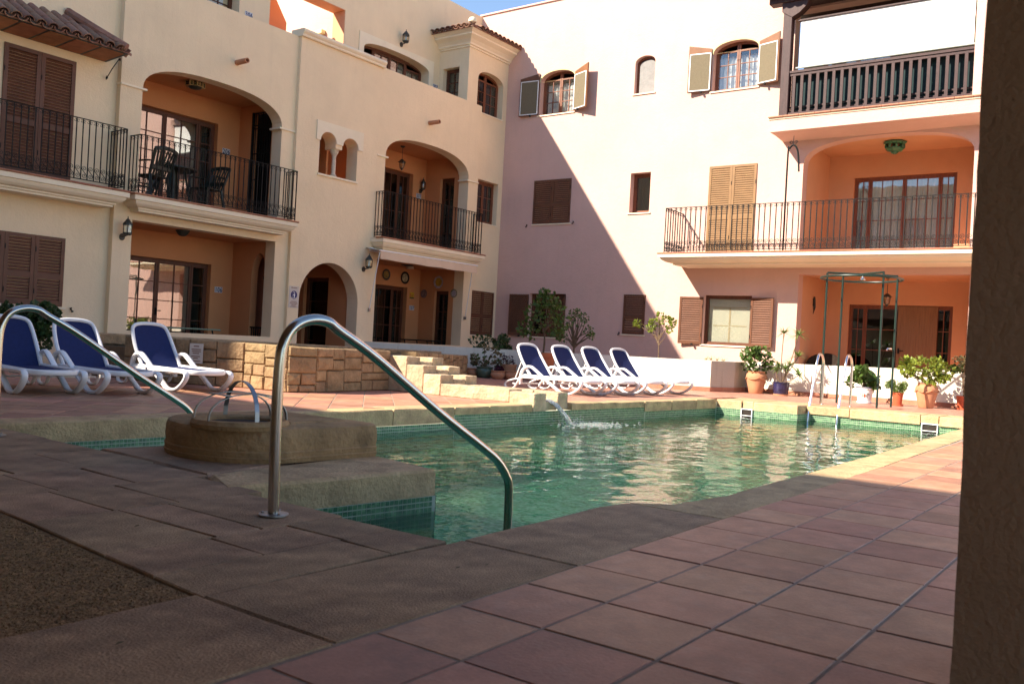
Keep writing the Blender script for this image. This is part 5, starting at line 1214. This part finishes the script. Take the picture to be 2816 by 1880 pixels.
# trees
def small_tree(label, x, y, z0, zt, crown, n, size, lm, tr=.022, branches=9, pot_=None, lean=(0,0)):
    t = thing('potted_tree', label, 'tree', (x,y,0))
    if pot_: pot(t, 'planter', x, y, pot_[0], pot_[1], mat('planter_clay', (.46,.135,.055), .7, .1, 4, .05, 50))
    st = MB(); top = Vector((x+lean[0],y+lean[1],zt)); st.tube(smooth_path([(x,y,z0),(x+lean[0]*.4+.01,y+lean[1]*.4-.015,(z0+zt)/2),top],5), [tr]*6+[tr*.8]*5, 8)
    for k in range(branches):
        c, r = crown[k%len(crown)]; c2 = Vector(c)+Vector((rnd.gauss(0,r*.4),rnd.gauss(0,r*.4),rnd.gauss(0,r*.4))); b = Vector((x,y,z0)).lerp(top, rnd.uniform(.75,1))
        st.tube(smooth_path([b, b.lerp(c2,.5)+Vector((rnd.gauss(0,.03),rnd.gauss(0,.03),.02)), c2],4), [tr*.6]*3+[tr*.45]*3+[.004]*3, 6)
    obj('trunk', st, BARK, t, smooth=True); lf = MB(); leaves(lf, crown, n, size, (1,1,1), rnd); obj('crown', lf, lm, t, kind='stuff', fix=False); return t
X = 15.58
small_tree('leafy citrus tree in a big terracotta planter behind the loungers', X,10.57,.55,1.12, [((X,10.62,1.82),.10),((X+.05,10.50,1.70),.17),((X-.05,10.66,1.66),.14),((X,10.36,1.66),.12),((X,10.55,1.42),.24),((X+.1,10.30,1.42),.20),((X-.1,10.80,1.40),.20),((X,10.75,1.22),.24),((X,10.40,1.20),.22),((X+.12,10.18,1.22),.17),((X-.1,10.98,1.10),.16),((X,10.90,1.0),.13),((X,10.22,1.02),.12)], 760, .075, LEAF1, pot_=(.27,.60))
X = 16.95
small_tree('thin half bare tree growing behind the low wall', X,10.69,.0,.92, [((X,10.95,.95),.10),((X,10.85,1.30),.14),((X,10.55,1.33),.13),((X,10.62,1.52),.08),((X,10.32,1.12),.10),((X,10.24,1.02),.07),((X,10.45,1.42),.10),((X,10.75,1.5),.10)], 420, .05, LEAF1, .024, 26)
X = 17.7
small_tree('young sunlit tree with few pale leaves behind the low wall', X,8.98,.0,1.12, [((X,9.10,1.38),.10),((X,8.80,1.42),.10),((X,8.95,1.50),.10),((X,9.52,1.34),.07),((X,8.66,1.40),.06),((X,9.2,1.28),.08),((X,8.72,1.26),.07)], 330, .062, LEAF3, .016, 14)
t = thing('shrub', 'dark leafy shrub growing behind the low wall in the corner', 'shrub', (16.2,12.3,0)); shrub(t, 16.2,12.35,.64,.42,.26,600,.075,LEAF2,rnd,16,8,base=(16.2,12.3,0))
t = thing('spiky_plant', 'clump of pale spiky leaves showing over the sunlit low wall', 'plant', (18.0,7.9,0)); bl = MB(); [blades(bl, (18.05+rnd.gauss(0,.05),7.85+q,.58+rnd.uniform(0,.06)), 26, .17, .014, rnd, .3) for q in (-.22,-.1,.03,.15)]; obj('leaf_rosettes', bl, LEAF4, t, kind='stuff', fix=False); obj('stems', MB().tube([(18.05,7.85,0),(18.05,7.9,.6)],.015,6).tube([(18.0,7.8,0),(18.05,7.7,.6)],.015,6), BARK, t)
t = thing('potted_plant', 'round dark green shrub against the cream wall behind the left loungers', 'potted plant', (6.85,14.45,0)); pot(t, 'tub', 6.85,14.45,.2,.26,POTCLAY); shrub(t, 6.85,14.42,.56,.42,.34,1300,.08,LEAF2,rnd,22,9,base=(6.85,14.45,.25),aspect=.6)

# ================================================================== pool ladder and shower
t = thing('pool_ladder', 'pair of arched steel ladder rails at the far end of the pool', 'ladder', (15.2,4.5,0))
for y in (4.74,4.27):
    obj('rail', MB().tube(smooth_path([(15.56,y,0),(15.56,y,.55),(15.54,y,.74),(15.44,y,.85),(15.30,y,.86),(15.20,y,.76),(15.10,y,.5),(14.93,y,.05),(14.82,y,-.35),(14.80,y,-.9)],5), .021, 12), ALU, t, smooth=True)
    obj('base_flange', MB().lathe([(.05,.004),(.05,.012),(.03,.018)],15.56,y,0,20), ALU, t)
for z in (-.35,-.6,-.85): obj('step', MB().box(14.76,14.86,4.27,4.74,z-.012,z+.012), ALU, t)
t = thing('garden_shower', 'green pipe shower frame with a round hoop above the flower pots', 'shower', (16.4,4.4,0))
PA, PB, PC, PD = (16.08,4.92),(16.0,3.95),(16.72,4.83),(16.76,3.90)
for p in (PA,PB,PC,PD): obj('post', MB().tube([(p[0],p[1],0),(p[0],p[1],2.31)], .019, 10), GREENPIPE, t, smooth=True)
for p,q in ((PA,PD),(PB,PC)): obj('cross_pipe', MB().tube([(p[0],p[1],2.315),(q[0],q[1],2.315)], .019, 10), GREENPIPE, t, smooth=True)
obj('hoop', MB().tube([(16.40+.70*math.cos(a),4.42+.68*math.sin(a),2.235) for a in [6.2832*k/40 for k in range(40)]], .019, 8, closed=True), GREENPIPE, t, smooth=True)
obj('shower_head', MB().lathe([(.045,0),(.05,.015),(.02,.05),(.012,.09)],16.4,4.4,2.21,14), ALU, t, smooth=True); obj('tap', MB().tube([(16.70,3.93,1.03),(16.62,3.97,1.03),(16.60,3.98,1.0)], .014, 8), ALU, t, smooth=True)

# ================================================================== lamps
def wall_lantern(label, mp, u, v, out=.14, h=.36, r=.075, lit=False):
    t = thing('wall_lantern', label, 'wall lamp', mp((u,0,v-h*.5)))
    c = mp((u,-out,v)); x, y = c[0], c[1]; zb = v-h*.5
    cage = MB(); cage.lathe([(r*.75,0),(r,.02),(r,.045)],x,y,zb+.06,10); cage.lathe([(r*1.12,0),(r*1.05,.03),(r*.55,.075),(r*.5,.085),(r*.35,.10),(r*.12,.115),(r*.1,.15)],x,y,zb+.235,10)
    for k in range(6):
        a = 6.283*k/6; cage.bar((x+r*math.cos(a),y+r*math.sin(a),zb+.10),(x+r*1.02*math.cos(a),y+r*1.02*math.sin(a),zb+.24),.008)
    obj('cage', cage, BRONZE, t); obj('glass', MB().lathe([(r*.94,.10),(r*.95,.236)],x,y,zb,10), LAMPGLASS, t)
    obj('bulb', MB().lathe([(.012,.10),(.02,.13),(.02,.19),(.01,.21)],x,y,zb,10), WHITE, t, smooth=True)
    w = Vector(mp((u,0,v))); br = MB(); b = Vector((x,y,zb+.06)); br.tube(smooth_path([w+Vector((0,0,-h*.42)), (w+b)/2+Vector((0,0,-.09)), b],5), .012, 8)
    pl_ = MB(mp); pl_.add([(u+.05*math.cos(6.283*k/14),-.02,v-h*.42+.06*math.sin(6.283*k/14)) for k in range(14)]+[(u+.05*math.cos(6.283*k/14),0,v-h*.42+.06*math.sin(6.283*k/14)) for k in range(14)], [tuple(range(14))]+[(k,(k+1)%14,14+(k+1)%14,14+k) for k in range(14)])
    obj('bracket', br, BRONZE, t, smooth=True); obj('wall_plate', pl_, BRONZE, t)
wall_lantern('old bronze wall lantern with amber glass beside the ground floor terrace of 106', mA, 8.55,2.42,.17,.42)
wall_lantern('bronze wall lantern between the round entrance arch and the awning', mB, 14.30,2.42,.17,.42)
wall_lantern('black tapered wall lantern high on the upper terrace wall', my(15.8), 16.23,8.23,.15,.40,.08)
wall_lantern('small metal wall lantern inside the 207 loggia', my(16.25), 17.71,4.80,.10,.32,.06)
def hanging(label, x, y, zc, zb):
    t = thing('hanging_lantern', label, 'hanging lamp', (x,y,zb)); r = .08
    obj('ceiling_rose', MB().lathe([(.03,-.04),(.06,-.015),(.06,0)],x,y,zc,14), BRONZE, t); obj('chain', MB().tube([(x,y,zb+.26),(x,y,zc-.03)],.006,6), BRONZE, t)
    cg = MB(); cg.lathe([(.01,-.04),(.03,0),(.05,.02)],x,y,zb+.02,8); cg.lathe([(r*1.35,0),(r*1.0,.02),(r*.5,.06),(.02,.075)],x,y,zb+.19,8)
    for k in range(6): a = 6.283*k/6; cg.bar((x+.05*math.cos(a),y+.05*math.sin(a),zb+.04),(x+r*math.cos(a),y+r*math.sin(a),zb+.195),.008)
    obj('cage', cg, BRONZE, t); obj('glass', MB().lathe([(.047,.04),(r*.94,.19)],x,y,zb,8), LAMPGLASS, t)
hanging('lantern hanging on a long chain in the 207 loggia', 16.30,15.62,5.52,4.93); hanging('lantern hanging in the ground floor recess behind the shower frame', 20.1,4.87,2.61,1.99)
t = thing('ceiling_lamp', 'dark bowl shaped lamp on the ceiling of the 106 terrace', 'ceiling lamp', (10.05,15.28,2.45)); obj('bowl', MB().lathe([(.01,0),(.06,.01),(.10,.05),(.12,.09),(.13,.095),(.13,.115)],10.05,15.28,2.457,16), BRONZE, t, smooth=True)
t = thing('ceiling_lamp', 'star shaped pierced lamp on the ceiling of the 206 loggia', 'ceiling lamp', (10.22,15.39,5.3))
star = [(10.22+(.19 if k%2 else .14)*math.cos(6.283*k/16), 15.39+(.19 if k%2 else .14)*math.sin(6.283*k/16)) for k in range(16)]
BRASS = mat('pierced_brass', (.40,.27,.12), .5, .3, 40, .5, 60); obj('shell', MB().prism(star,5.37,5.468), BRASS, t); obj('lower_bowl', MB().lathe([(.02,0),(.10,.02),(.13,.05)],10.22,15.39,5.32,14), BRONZE, t, smooth=True)
for k in range(16):
    a = 6.283*(k+.5)/16; p = Vector((10.22+.166*math.cos(a),15.39+.166*math.sin(a),0)); hl = MB(); [hl.box(p.x-.011,p.x+.011,p.y-.011,p.y+.011,z,z+.024) for z in (5.385,5.425)]; obj('piercing', hl, IRON, t)
t = thing('ceiling_lamp', 'green glazed pierced lamp on the ceiling of the first floor recess', 'ceiling lamp', (20.2,4.9,5.25)); GG = mat('green_glaze', (.05,.17,.09), .3, .3, 10, .05, 50, spec=.5)
obj('crown', MB().lathe([(.19,0),(.24,.03),(.24,.05),(.21,.06)],20.2,4.9,5.455,8), GG, t); obj('bowl', MB().lathe([(.03,0),(.07,.02),(.08,.05),(.14,.06),(.19,.10),(.19,.13)],20.2,4.9,5.25,8), GG, t)
for k in range(8): a = 6.283*(k+.5)/8; obj('pillar', MB().lathe([(.022,0),(.03,.05),(.022,.09)],20.2+.18*math.cos(a),4.9+.18*math.sin(a),5.37,6), GG, t)
t = thing('ceiling_lamp', 'small pale bulb lamp on the ceiling of the 107 terrace', 'ceiling lamp', (16.66,15.53,2.5)); obj('fitting', MB().lathe([(.06,0),(.16,.02),(.16,.03)],16.6,15.53,2.55,16), BRONZE, t); obj('diffuser', MB().lathe([(.10,0),(.10,.05),(.09,.055)],16.7,15.53,2.495,14), mat('lamp_plastic', (.62,.52,.40), .5, .05, 4), t)
t = thing('bulkhead_lamp', 'pale box lamp on the sunlit upper terrace wall', 'wall lamp', (14.3,16.55,7.9)); obj('housing', MB().box(14.20,14.329,16.45,16.68,7.83,7.93), mat('pale_lamp', (.75,.72,.35), .5, .05, 5), t, bevel=.015, seg=2)
# ---- wall ornaments of 107, numbers, notices
PLC = [mat('plate_a', (.30,.20,.06), .3, .6, 22), mat('plate_b', (.33,.28,.18), .3, .6, 18), mat('plate_c', (.50,.30,.04), .3, .5, 14), mat('plate_d', (.20,.14,.14), .3, .6, 25), mat('plate_e', (.42,.36,.40), .3, .5, 25)]
def plate(label, mp, u, v, r, m, rim):
    t = thing('wall_plate', label, 'plate', mp((u,0,v-r)), group='ceramic plates on the 107 terrace walls')
    for nm,ra,rb,d0,d1,mm in (('rim',r,r*.66,-.012,-.022,rim),('centre',r*.665,.0,-.016,-.016,m)):
        vv = [(u+ra*math.cos(6.283*k/24), d1, v+ra*math.sin(6.283*k/24)) for k in range(24)]+[(u+max(rb,.004)*math.cos(6.283*k/24), d0, v+max(rb,.004)*math.sin(6.283*k/24)) for k in range(24)]+[(u+ra*.8*math.cos(6.283*k/24), -.001, v+ra*.8*math.sin(6.283*k/24)) for k in range(24)]
        obj(nm, MB(mp).add(vv, [(k,(k+1)%24,24+(k+1)%24,24+k) for k in range(24)]+[(48+k,48+(k+1)%24,(k+1)%24,k) for k in range(24)]), mm, t, smooth=True)
m7 = my(16.25); m7s = mx(17.91)
plate('green and red painted plate above the left of the 107 door', m7, 16.59,2.34,.145,PLC[0],BRONZE); plate('large star patterned plate above the right of the 107 door', m7, 17.29,2.32,.165,PLC[1],IRON)
plate('sun patterned yellow plate high on the side wall of 107', m7s, 15.59,2.26,.165,PLC[2],PLC[4]); plate('small dim plate at the inner corner of 107', m7s, 16.08,1.95,.115,PLC[3],PLC[3]); plate('pale rimmed plate right of the side door of 107', m7s, 15.04,1.97,.115,PLC[4],PLC[1])
t = thing('picture_tile', 'square yellow picture tile above the number 107', 'tile', (17.6,16.25,1.8)); obj('panel', MB(m7).box(17.52,17.68,-.012,0,1.80,1.96), mat('yellow_tile', (.55,.33,.03), .3, .3, 18), t); obj('green_base', MB(m7).box(17.52,17.68,-.014,-.0121,1.80,1.83), LEAF2, t); obj('red_figure', MB(m7).box(17.535,17.56,-.014,-.0121,1.83,1.93).box(17.60,17.615,-.014,-.0121,1.83,1.90), POTRED, t)
number_tiles('306', my(15.8), 11.66,7.31,0,'blue and white tile number 306 on the upper terrace wall'); number_tiles('307', my(15.8), 17.58,7.36,0,'half hidden tile number over the upper parapet near the corner tower')
number_tiles('206', my(16.22), 11.59,4.47,0,'tile number 206 on the loggia wall behind the railing'); number_tiles('106', my(16.20), 11.57,1.55,0,'tile number 106 beside the ground floor patio door')
number_tiles('207', my(16.25), 17.66,4.53,0,'tile number 207 below the small loggia lantern'); number_tiles('107', my(16.25), 17.62,1.55,0,'tile number 107 right of the ground floor door')
def notice(label, mp, u0,u1,v0,v1,lines, d=0, blue=False):
    t = thing('notice_board', label, 'sign', mp((u0,d,v0))); obj('plate', MB(mp).box(u0,u1,d-.008,d,v0,v1), SIGN, t); w = u1-u0; h = v1-v0
    if blue:
        c = (u0+u1)/2; cv = v0+h*.60; r = w*.33
        obj('blue_disc', MB(mp).add([(c,d-.0105,cv)]+[(c+r*math.cos(6.283*k/28),d-.0105,cv+r*1.02*math.sin(6.283*k/28)) for k in range(28)], [(0,1+k,1+(k+1)%28) for k in range(28)]), SIGNBLUE, t)
        q = MB(mp); e = d-.012
        q.add([(c-r*.42,e,cv-r*.80),(c+r*.42,e,cv-r*.80),(c+r*.5,e,cv-r*.70),(c-r*.5,e,cv-r*.70)], [(0,1,2,3)])               # tray
        q.add([(c+r*.02,e,cv-r*.68),(c+r*.24,e,cv-r*.68),(c+r*.36,e,cv-r*.05),(c+r*.30,e,cv+r*.18),(c-r*.02,e,cv+r*.15),(c-r*.30,e,cv-r*.02),(c-r*.30,e,cv-r*.12),(c-r*.02,e,cv-r*.08)], [(0,1,2,3,4,5,6,7)])   # figure
        q.add([(c+r*.17+r*.12*math.cos(6.283*k/12),e,cv+r*.30+r*.13*math.sin(6.283*k/12)) for k in range(12)], [tuple(range(12))])
        q.box(c-r*.38,c-r*.31,e-.0004,e,cv-r*.70,cv+r*.62); q.box(c-r*.31,c+r*.05,e-.0004,e,cv+r*.80,cv+r*.87); q.add([(c+r*.05,e,cv+r*.83),(c+r*.12,e,cv+r*.78),(c+r*.34,e,cv+r*.45),(c+r*.06,e,cv+r*.45)], [(0,1,2,3)]); q.add([(c-r*.38,e,cv+r*.62),(c-r*.31,e,cv+r*.62),(c-r*.28,e,cv+r*.80),(c-r*.31,e,cv+r*.87)], [(0,1,2,3)])
        obj('shower_pictogram', q, WHITE, t)
    tx = MB(mp)
    for (a,b,y,hh) in lines: tx.box(u0+w*a,u0+w*b,d-.0095,d-.008,v0+h*y,v0+h*(y+hh))
    obj('printed_lines', tx, SIGNTXT, t, kind='stuff')
notice('white notice with a blue shower pictogram left of the round arch', mB, 12.225,12.475,1.25,1.70, [(.2,.32,.90,.055),(.38,.82,.905,.03),(.25,.8,.285,.022),(.14,.88,.235,.022),(.1,.92,.185,.022),(.25,.8,.135,.022),(.3,.72,.09,.022),(.15,.85,.04,.022)], 0, True)
a, b = Vector((6.60,11.20)), Vector((7.33,9.62)); d_ = (b-a).normalized(); n_ = Vector((d_.y,-d_.x))
msg = lambda p: (a.x+d_.x*p[0]-n_.x*p[1]+n_.x*.045, a.y+d_.y*p[0]-n_.y*p[1]+n_.y*.045, p[2])
notice('small printed notice fixed to the shaded stones of the fountain', msg, .98,1.17,.28,.54, [(.3,.7,.83,.06),(.15,.85,.68,.05),(.2,.85,.58,.05),(.25,.72,.48,.05),(.15,.8,.33,.05),(.3,.65,.24,.05),(.1,.85,.10,.04)])
# shutter holdbacks
def holdback(mp, u, v, label):
    o = obj('shutter_holdback', MB(mp).bar((u-.02,-.03,v+.03),(u+.02,-.03,v-.03),.014).bar((u-.03,-.035,v+.02),(u,-.035,v+.035),.018).bar((u,-.035,v-.035),(u+.03,-.035,v-.02),.018).bar((u,0,v),(u,-.035,v),.014), IRON); tag(o, label, 'holdback', 'iron shutter holdbacks')
holdback(mL, 7.78,.92,'iron shutter holdback on the cream wall above the left loungers'); holdback(mP, 13.90,3.89,'iron holdback left of the closed first floor shutters'); holdback(mP, 12.44,3.93,'iron holdback right of the closed first floor shutters'); holdback(mP, 10.93,1.14,'iron holdback left of the narrow ground floor shutter'); holdback(mP, 14.52,.98,'iron holdback at the left of the ground floor shutter behind the citrus tree')
# gecko ornament
g = MB(); my6 = lambda p: (p[0], 6.55-p[1], p[2])
g.tube([(20.50,6.535,2.19),(20.49,6.53,2.12),(20.50,6.53,2.02),(20.53,6.53,1.95),(20.50,6.53,1.88),(20.46,6.535,1.80)], [.018,.028,.03,.026,.014,.006], 8)
for z,dx in ((2.08,.07),(1.96,.07)): g.tube([(20.50-dx,6.54,z+.05),(20.50,6.53,z),(20.50+dx,6.54,z-.04)],.011,6)
tag(obj('gecko_ornament', g, BRONZE, smooth=True), 'dark metal gecko ornament on the side wall of the ground floor recess', 'ornament')
# lantern hook pole on the far balcony
t = thing('lantern_hook_pole', 'tall thin iron pole with a curled hook on the far first floor balcony', 'pole', (18.6,6.65,3.0))
obj('pole', MB().tube(smooth_path([(18.6,6.65,3.0),(18.6,6.65,5.02),(18.6,6.62,5.18),(18.6,6.54,5.25),(18.6,6.46,5.16),(18.6,6.42,4.95),(18.6,6.40,4.68)],5), .02, 8), IRON, t, smooth=True)
fn = MB(); fn.tube([(18.6,6.55,5.25),(18.6,6.54,5.45)],[.012,.004],6); [fn.tube(spiral((18.6,6.54+s*.05,5.30),.04,.012,math.pi/2*(1-s),1.2*s,Vector((0,1,0)),Vector((0,0,1)),10),.008,5) for s in (-1,1)]; obj('finial', fn, IRON, t)

# ================================================================== awning of 107 and the big blind
t = thing('window_awning', 'rolled out beige canvas awning with two thin arms above the 107 terrace', 'awning', (16,14.4,2.6))
vv = [(14.30,14.20,2.655),(17.72,14.20,2.665),(14.40,14.66,2.67),(17.84,14.66,2.68)]
obj('canvas', MB().add([(14.32,14.22,2.65),(17.76,14.22,2.66),(17.76,14.70,2.74),(14.32,14.70,2.74),(14.32,14.22,2.643),(17.76,14.22,2.653),(17.76,14.70,2.733),(14.32,14.70,2.733)], [(0,1,2,3),(7,6,5,4),(0,4,5,1),(2,6,7,3)]), AWNFAB, t)
vl = MB(); n = 60; q = []
for k in range(n+1):
    x = 14.31+3.46*k/n; w_ = .006*math.sin(k*.55)+.004*math.sin(k*1.3); q += [(x,14.215,2.65),(x,14.205+w_,2.475+.006*math.sin(k*.4))]
vl.add(q, [(2*k,2*k+1,2*k+3,2*k+2) for k in range(n)]); obj('valance', vl, AWNFAB, t, smooth=True, fix=False)
obj('front_bar', MB().tube([(14.28,14.22,2.662),(17.80,14.22,2.672)],.016,8), WHITE, t); obj('roller', MB().tube([(14.44,14.69,2.71),(17.95,14.69,2.71)],.045,12), WHITE, t)
for x0,x1 in ((14.30,14.53),(17.62,17.99)): obj('arm', MB().tube([(x0,14.23,2.62),(x1,14.70,1.34)],.011,8), WHITE, t); obj('arm_bracket', MB().box(x1-.025,x1+.025,14.68,14.74,1.30,1.38), STEELDULL, t)
t = thing('balcony_blind', 'large cream canvas blind let down over the timber balcony', 'blind', (18.8,5,6.9))
vv = []; n = 40; m_ = 16
for j in range(m_+1):
    for k in range(n+1):
        y = 6.60-3.36*k/n; z = 6.96+.98*j/m_; s = noise.noise((y*.9,z*2.2+y*.7,0))*.035*math.sin(math.pi*j/m_); vv.append((18.835+s,y,z))
bs = MB().add(vv, [(j*(n+1)+k,j*(n+1)+k+1,(j+1)*(n+1)+k+1,(j+1)*(n+1)+k) for j in range(m_) for k in range(n)]); obj('canvas', bs, SHADEFAB, t, smooth=True, fix=False)
obj('bottom_bar', MB().tube([(18.82,6.66,6.945),(18.82,3.22,6.945)],.02,8), mat('grey_bar', (.45,.47,.42), .5, .05, 5), t); obj('top_rail', MB().box(18.80,18.86,3.22,6.66,7.945,7.975), DARKWOOD, t)

# ================================================================== terrace furniture
def plastic_chair(label, x, y, z, rz):
    t = thing('balcony_chair', label, 'chair', (x,y,z), rz, 'dark green chairs on the 206 balcony'); L = dict(local=True)
    obj('seat', MB().prism([(-.21,-.22),(.21,-.22),(.22,.05),(.20,.22),(-.20,.22),(-.22,.05)],.40,.43), GREENPLA, t, bevel=.01, **L)
    for sx in (-1,1):
        obj('leg', MB().bar((sx*.22,-.24,0),(sx*.19,-.19,.42),.05,.04), GREENPLA, t, **L); obj('leg', MB().bar((sx*.23,.28,0),(sx*.19,.20,.42),.05,.04), GREENPLA, t, **L)
        obj('armrest', MB().tube(smooth_path([(sx*.24,.24,.66),(sx*.26,.0,.66),(sx*.26,-.18,.63),(sx*.22,-.22,.42)],4),.025,6,flat=(1.2,.6)), GREENPLA, t, smooth=True, **L)
        obj('back_post', MB().bar((sx*.20,.20,.42),(sx*.24,.36,.86),.05,.03), GREENPLA, t, **L)
    obj('back_top', MB().tube(smooth_path([(-.25,.36,.86),(-.1,.385,.895),(.1,.385,.895),(.25,.36,.86)],4),.04,6,flat=(.5,1)), GREENPLA, t, smooth=True, **L); obj('back_lower_rail', MB().bar((-.21,.255,.56),(.21,.255,.56),.03,.07), GREENPLA, t, **L)
    for k in range(6):
        u = -.15+.06*k; obj('back_slat', MB().bar((u*.85,.26,.58),(u*1.15,.365,.86),.034,.014), GREENPLA, t, **L); obj('back_slat', MB().bar((u*.85,.21,.43),(u*.85,.25,.54),.034,.014), GREENPLA, t, **L)
plastic_chair('dark green slatted plastic chair at the left end of the 206 balcony', 9.14,14.98,3.0,R(190)); plastic_chair('dark green plastic chair turned sideways at the right of the balcony table', 10.45,15.18,3.0,R(-75))
t = thing('balcony_table', 'round dark green plastic table between the two balcony chairs', 'table', (9.80,15.30,3.0)); obj('table_top', MB().lathe([(.40,.68),(.42,.69),(.42,.715),(.40,.72)],9.80,15.30,3.0,28), GREENPLA, t)
obj('leg', MB().lathe([(.20,.0),(.20,.03),(.06,.08),(.05,.68)],9.80,15.30,3.0,14), GREENPLA, t, smooth=True)
for a in (45,135,225,315): obj('leg', MB().bar((9.80+.34*math.cos(R(a)),15.30+.34*math.sin(R(a)),3.0),(9.80+.2*math.cos(R(a)),15.30+.2*math.sin(R(a)),3.69),.05,.03), GREENPLA, t)
tag(obj('ashtray', MB().lathe([(.04,0),(.05,.03),(.045,.03),(.035,.008)],9.62,15.1,3.72,14), GREENPLA), 'small dark dish on the round balcony table', 'dish')
def terrace_table(label, x0,x1,y,z, m, w=.6):
    t = thing('terrace_table', label, 'table', ((x0+x1)/2,y,0)); obj('table_top', MB().box(x0,x1,y-w/2,y+w/2,z-.03,z), m, t, bevel=.012)
    for x in (x0+.12,x1-.12):
        for yy in (y-w*.35,y+w*.35): obj('leg', MB().tube(smooth_path([(x,yy,.02),(x+.06,yy,.35),(x-.03,yy,z-.03)],4),.014,6), IRON, t, smooth=True)
terrace_table('glass topped table behind the parapet of the 106 terrace', 9.75,11.05,15.6,.72, mat('green_glass_top', (.16,.26,.20), .15, .1, 4, spec=.6)); terrace_table('dark table behind the parapet of the 107 terrace', 16.75,17.85,15.5,.72, IRON)
t = thing('wicker_armchair', 'dark curved wicker armchair behind the low wall at the right', 'chair', (20.05,6.15,0)); vv = []; 
for j in range(7):
    for k in range(15):
        a = math.pi*(k/14)*1.15-.25; r = .36-.02*j/6; z = .3+(.62-.26*abs(k/14*2-1)**2)*j/6; vv.append((20.05+r*math.sin(a)*.9, 6.15-r*math.cos(a), z))
ou = MB().add(vv+[(p[0]+(20.05-p[0])*.12,p[1]+(6.15-p[1])*.12,p[2]) for p in vv], [(j*15+k,j*15+k+1,(j+1)*15+k+1,(j+1)*15+k) for j in range(6) for k in range(14)]+[(105+j*15+k+1,105+j*15+k,105+(j+1)*15+k,105+(j+1)*15+k+1) for j in range(6) for k in range(14)]+[(90+k,90+k+1,195+k+1,195+k) for k in range(14)]); obj('back_shell', ou, WICKER, t, smooth=True)
obj('seat', MB().lathe([(.30,0),(.34,.03),(.34,.09),(.3,.12)],20.05,6.15,.32,20), WICKER, t); obj('cushion', MB().lathe([(.29,0),(.31,.03),(.29,.07),(.1,.085)],20.02,6.15,.44,20), CURTAINW, t, smooth=True)
for a in (45,135,225,315): obj('leg', MB().bar((20.05+.26*math.cos(R(a)),6.15+.26*math.sin(R(a)),.012),(20.05+.24*math.cos(R(a)),6.15+.24*math.sin(R(a)),.33),.035), WICKER, t)
# small litter on the paving
for i,(x,y) in enumerate([(1.20,1.99),(1.92,3.11),(2.36,1.9),(2.47,1.86)]):
    lf = MB().add([(x-.012,y,.006),(x,y-.006,.012),(x+.014,y+.003,.007),(x,y+.007,.010)], [(0,1,2),(0,2,3)]); tag(obj('fallen_leaf', lf, LEAFDRY), ['small dry leaf on the near paving slab at the bottom left','dark speck of leaf on the slab left of the near handrail','left one of two small leaf specks on the coping','right one of two small leaf specks on the coping'][i], 'leaf', 'fallen leaves on the paving')
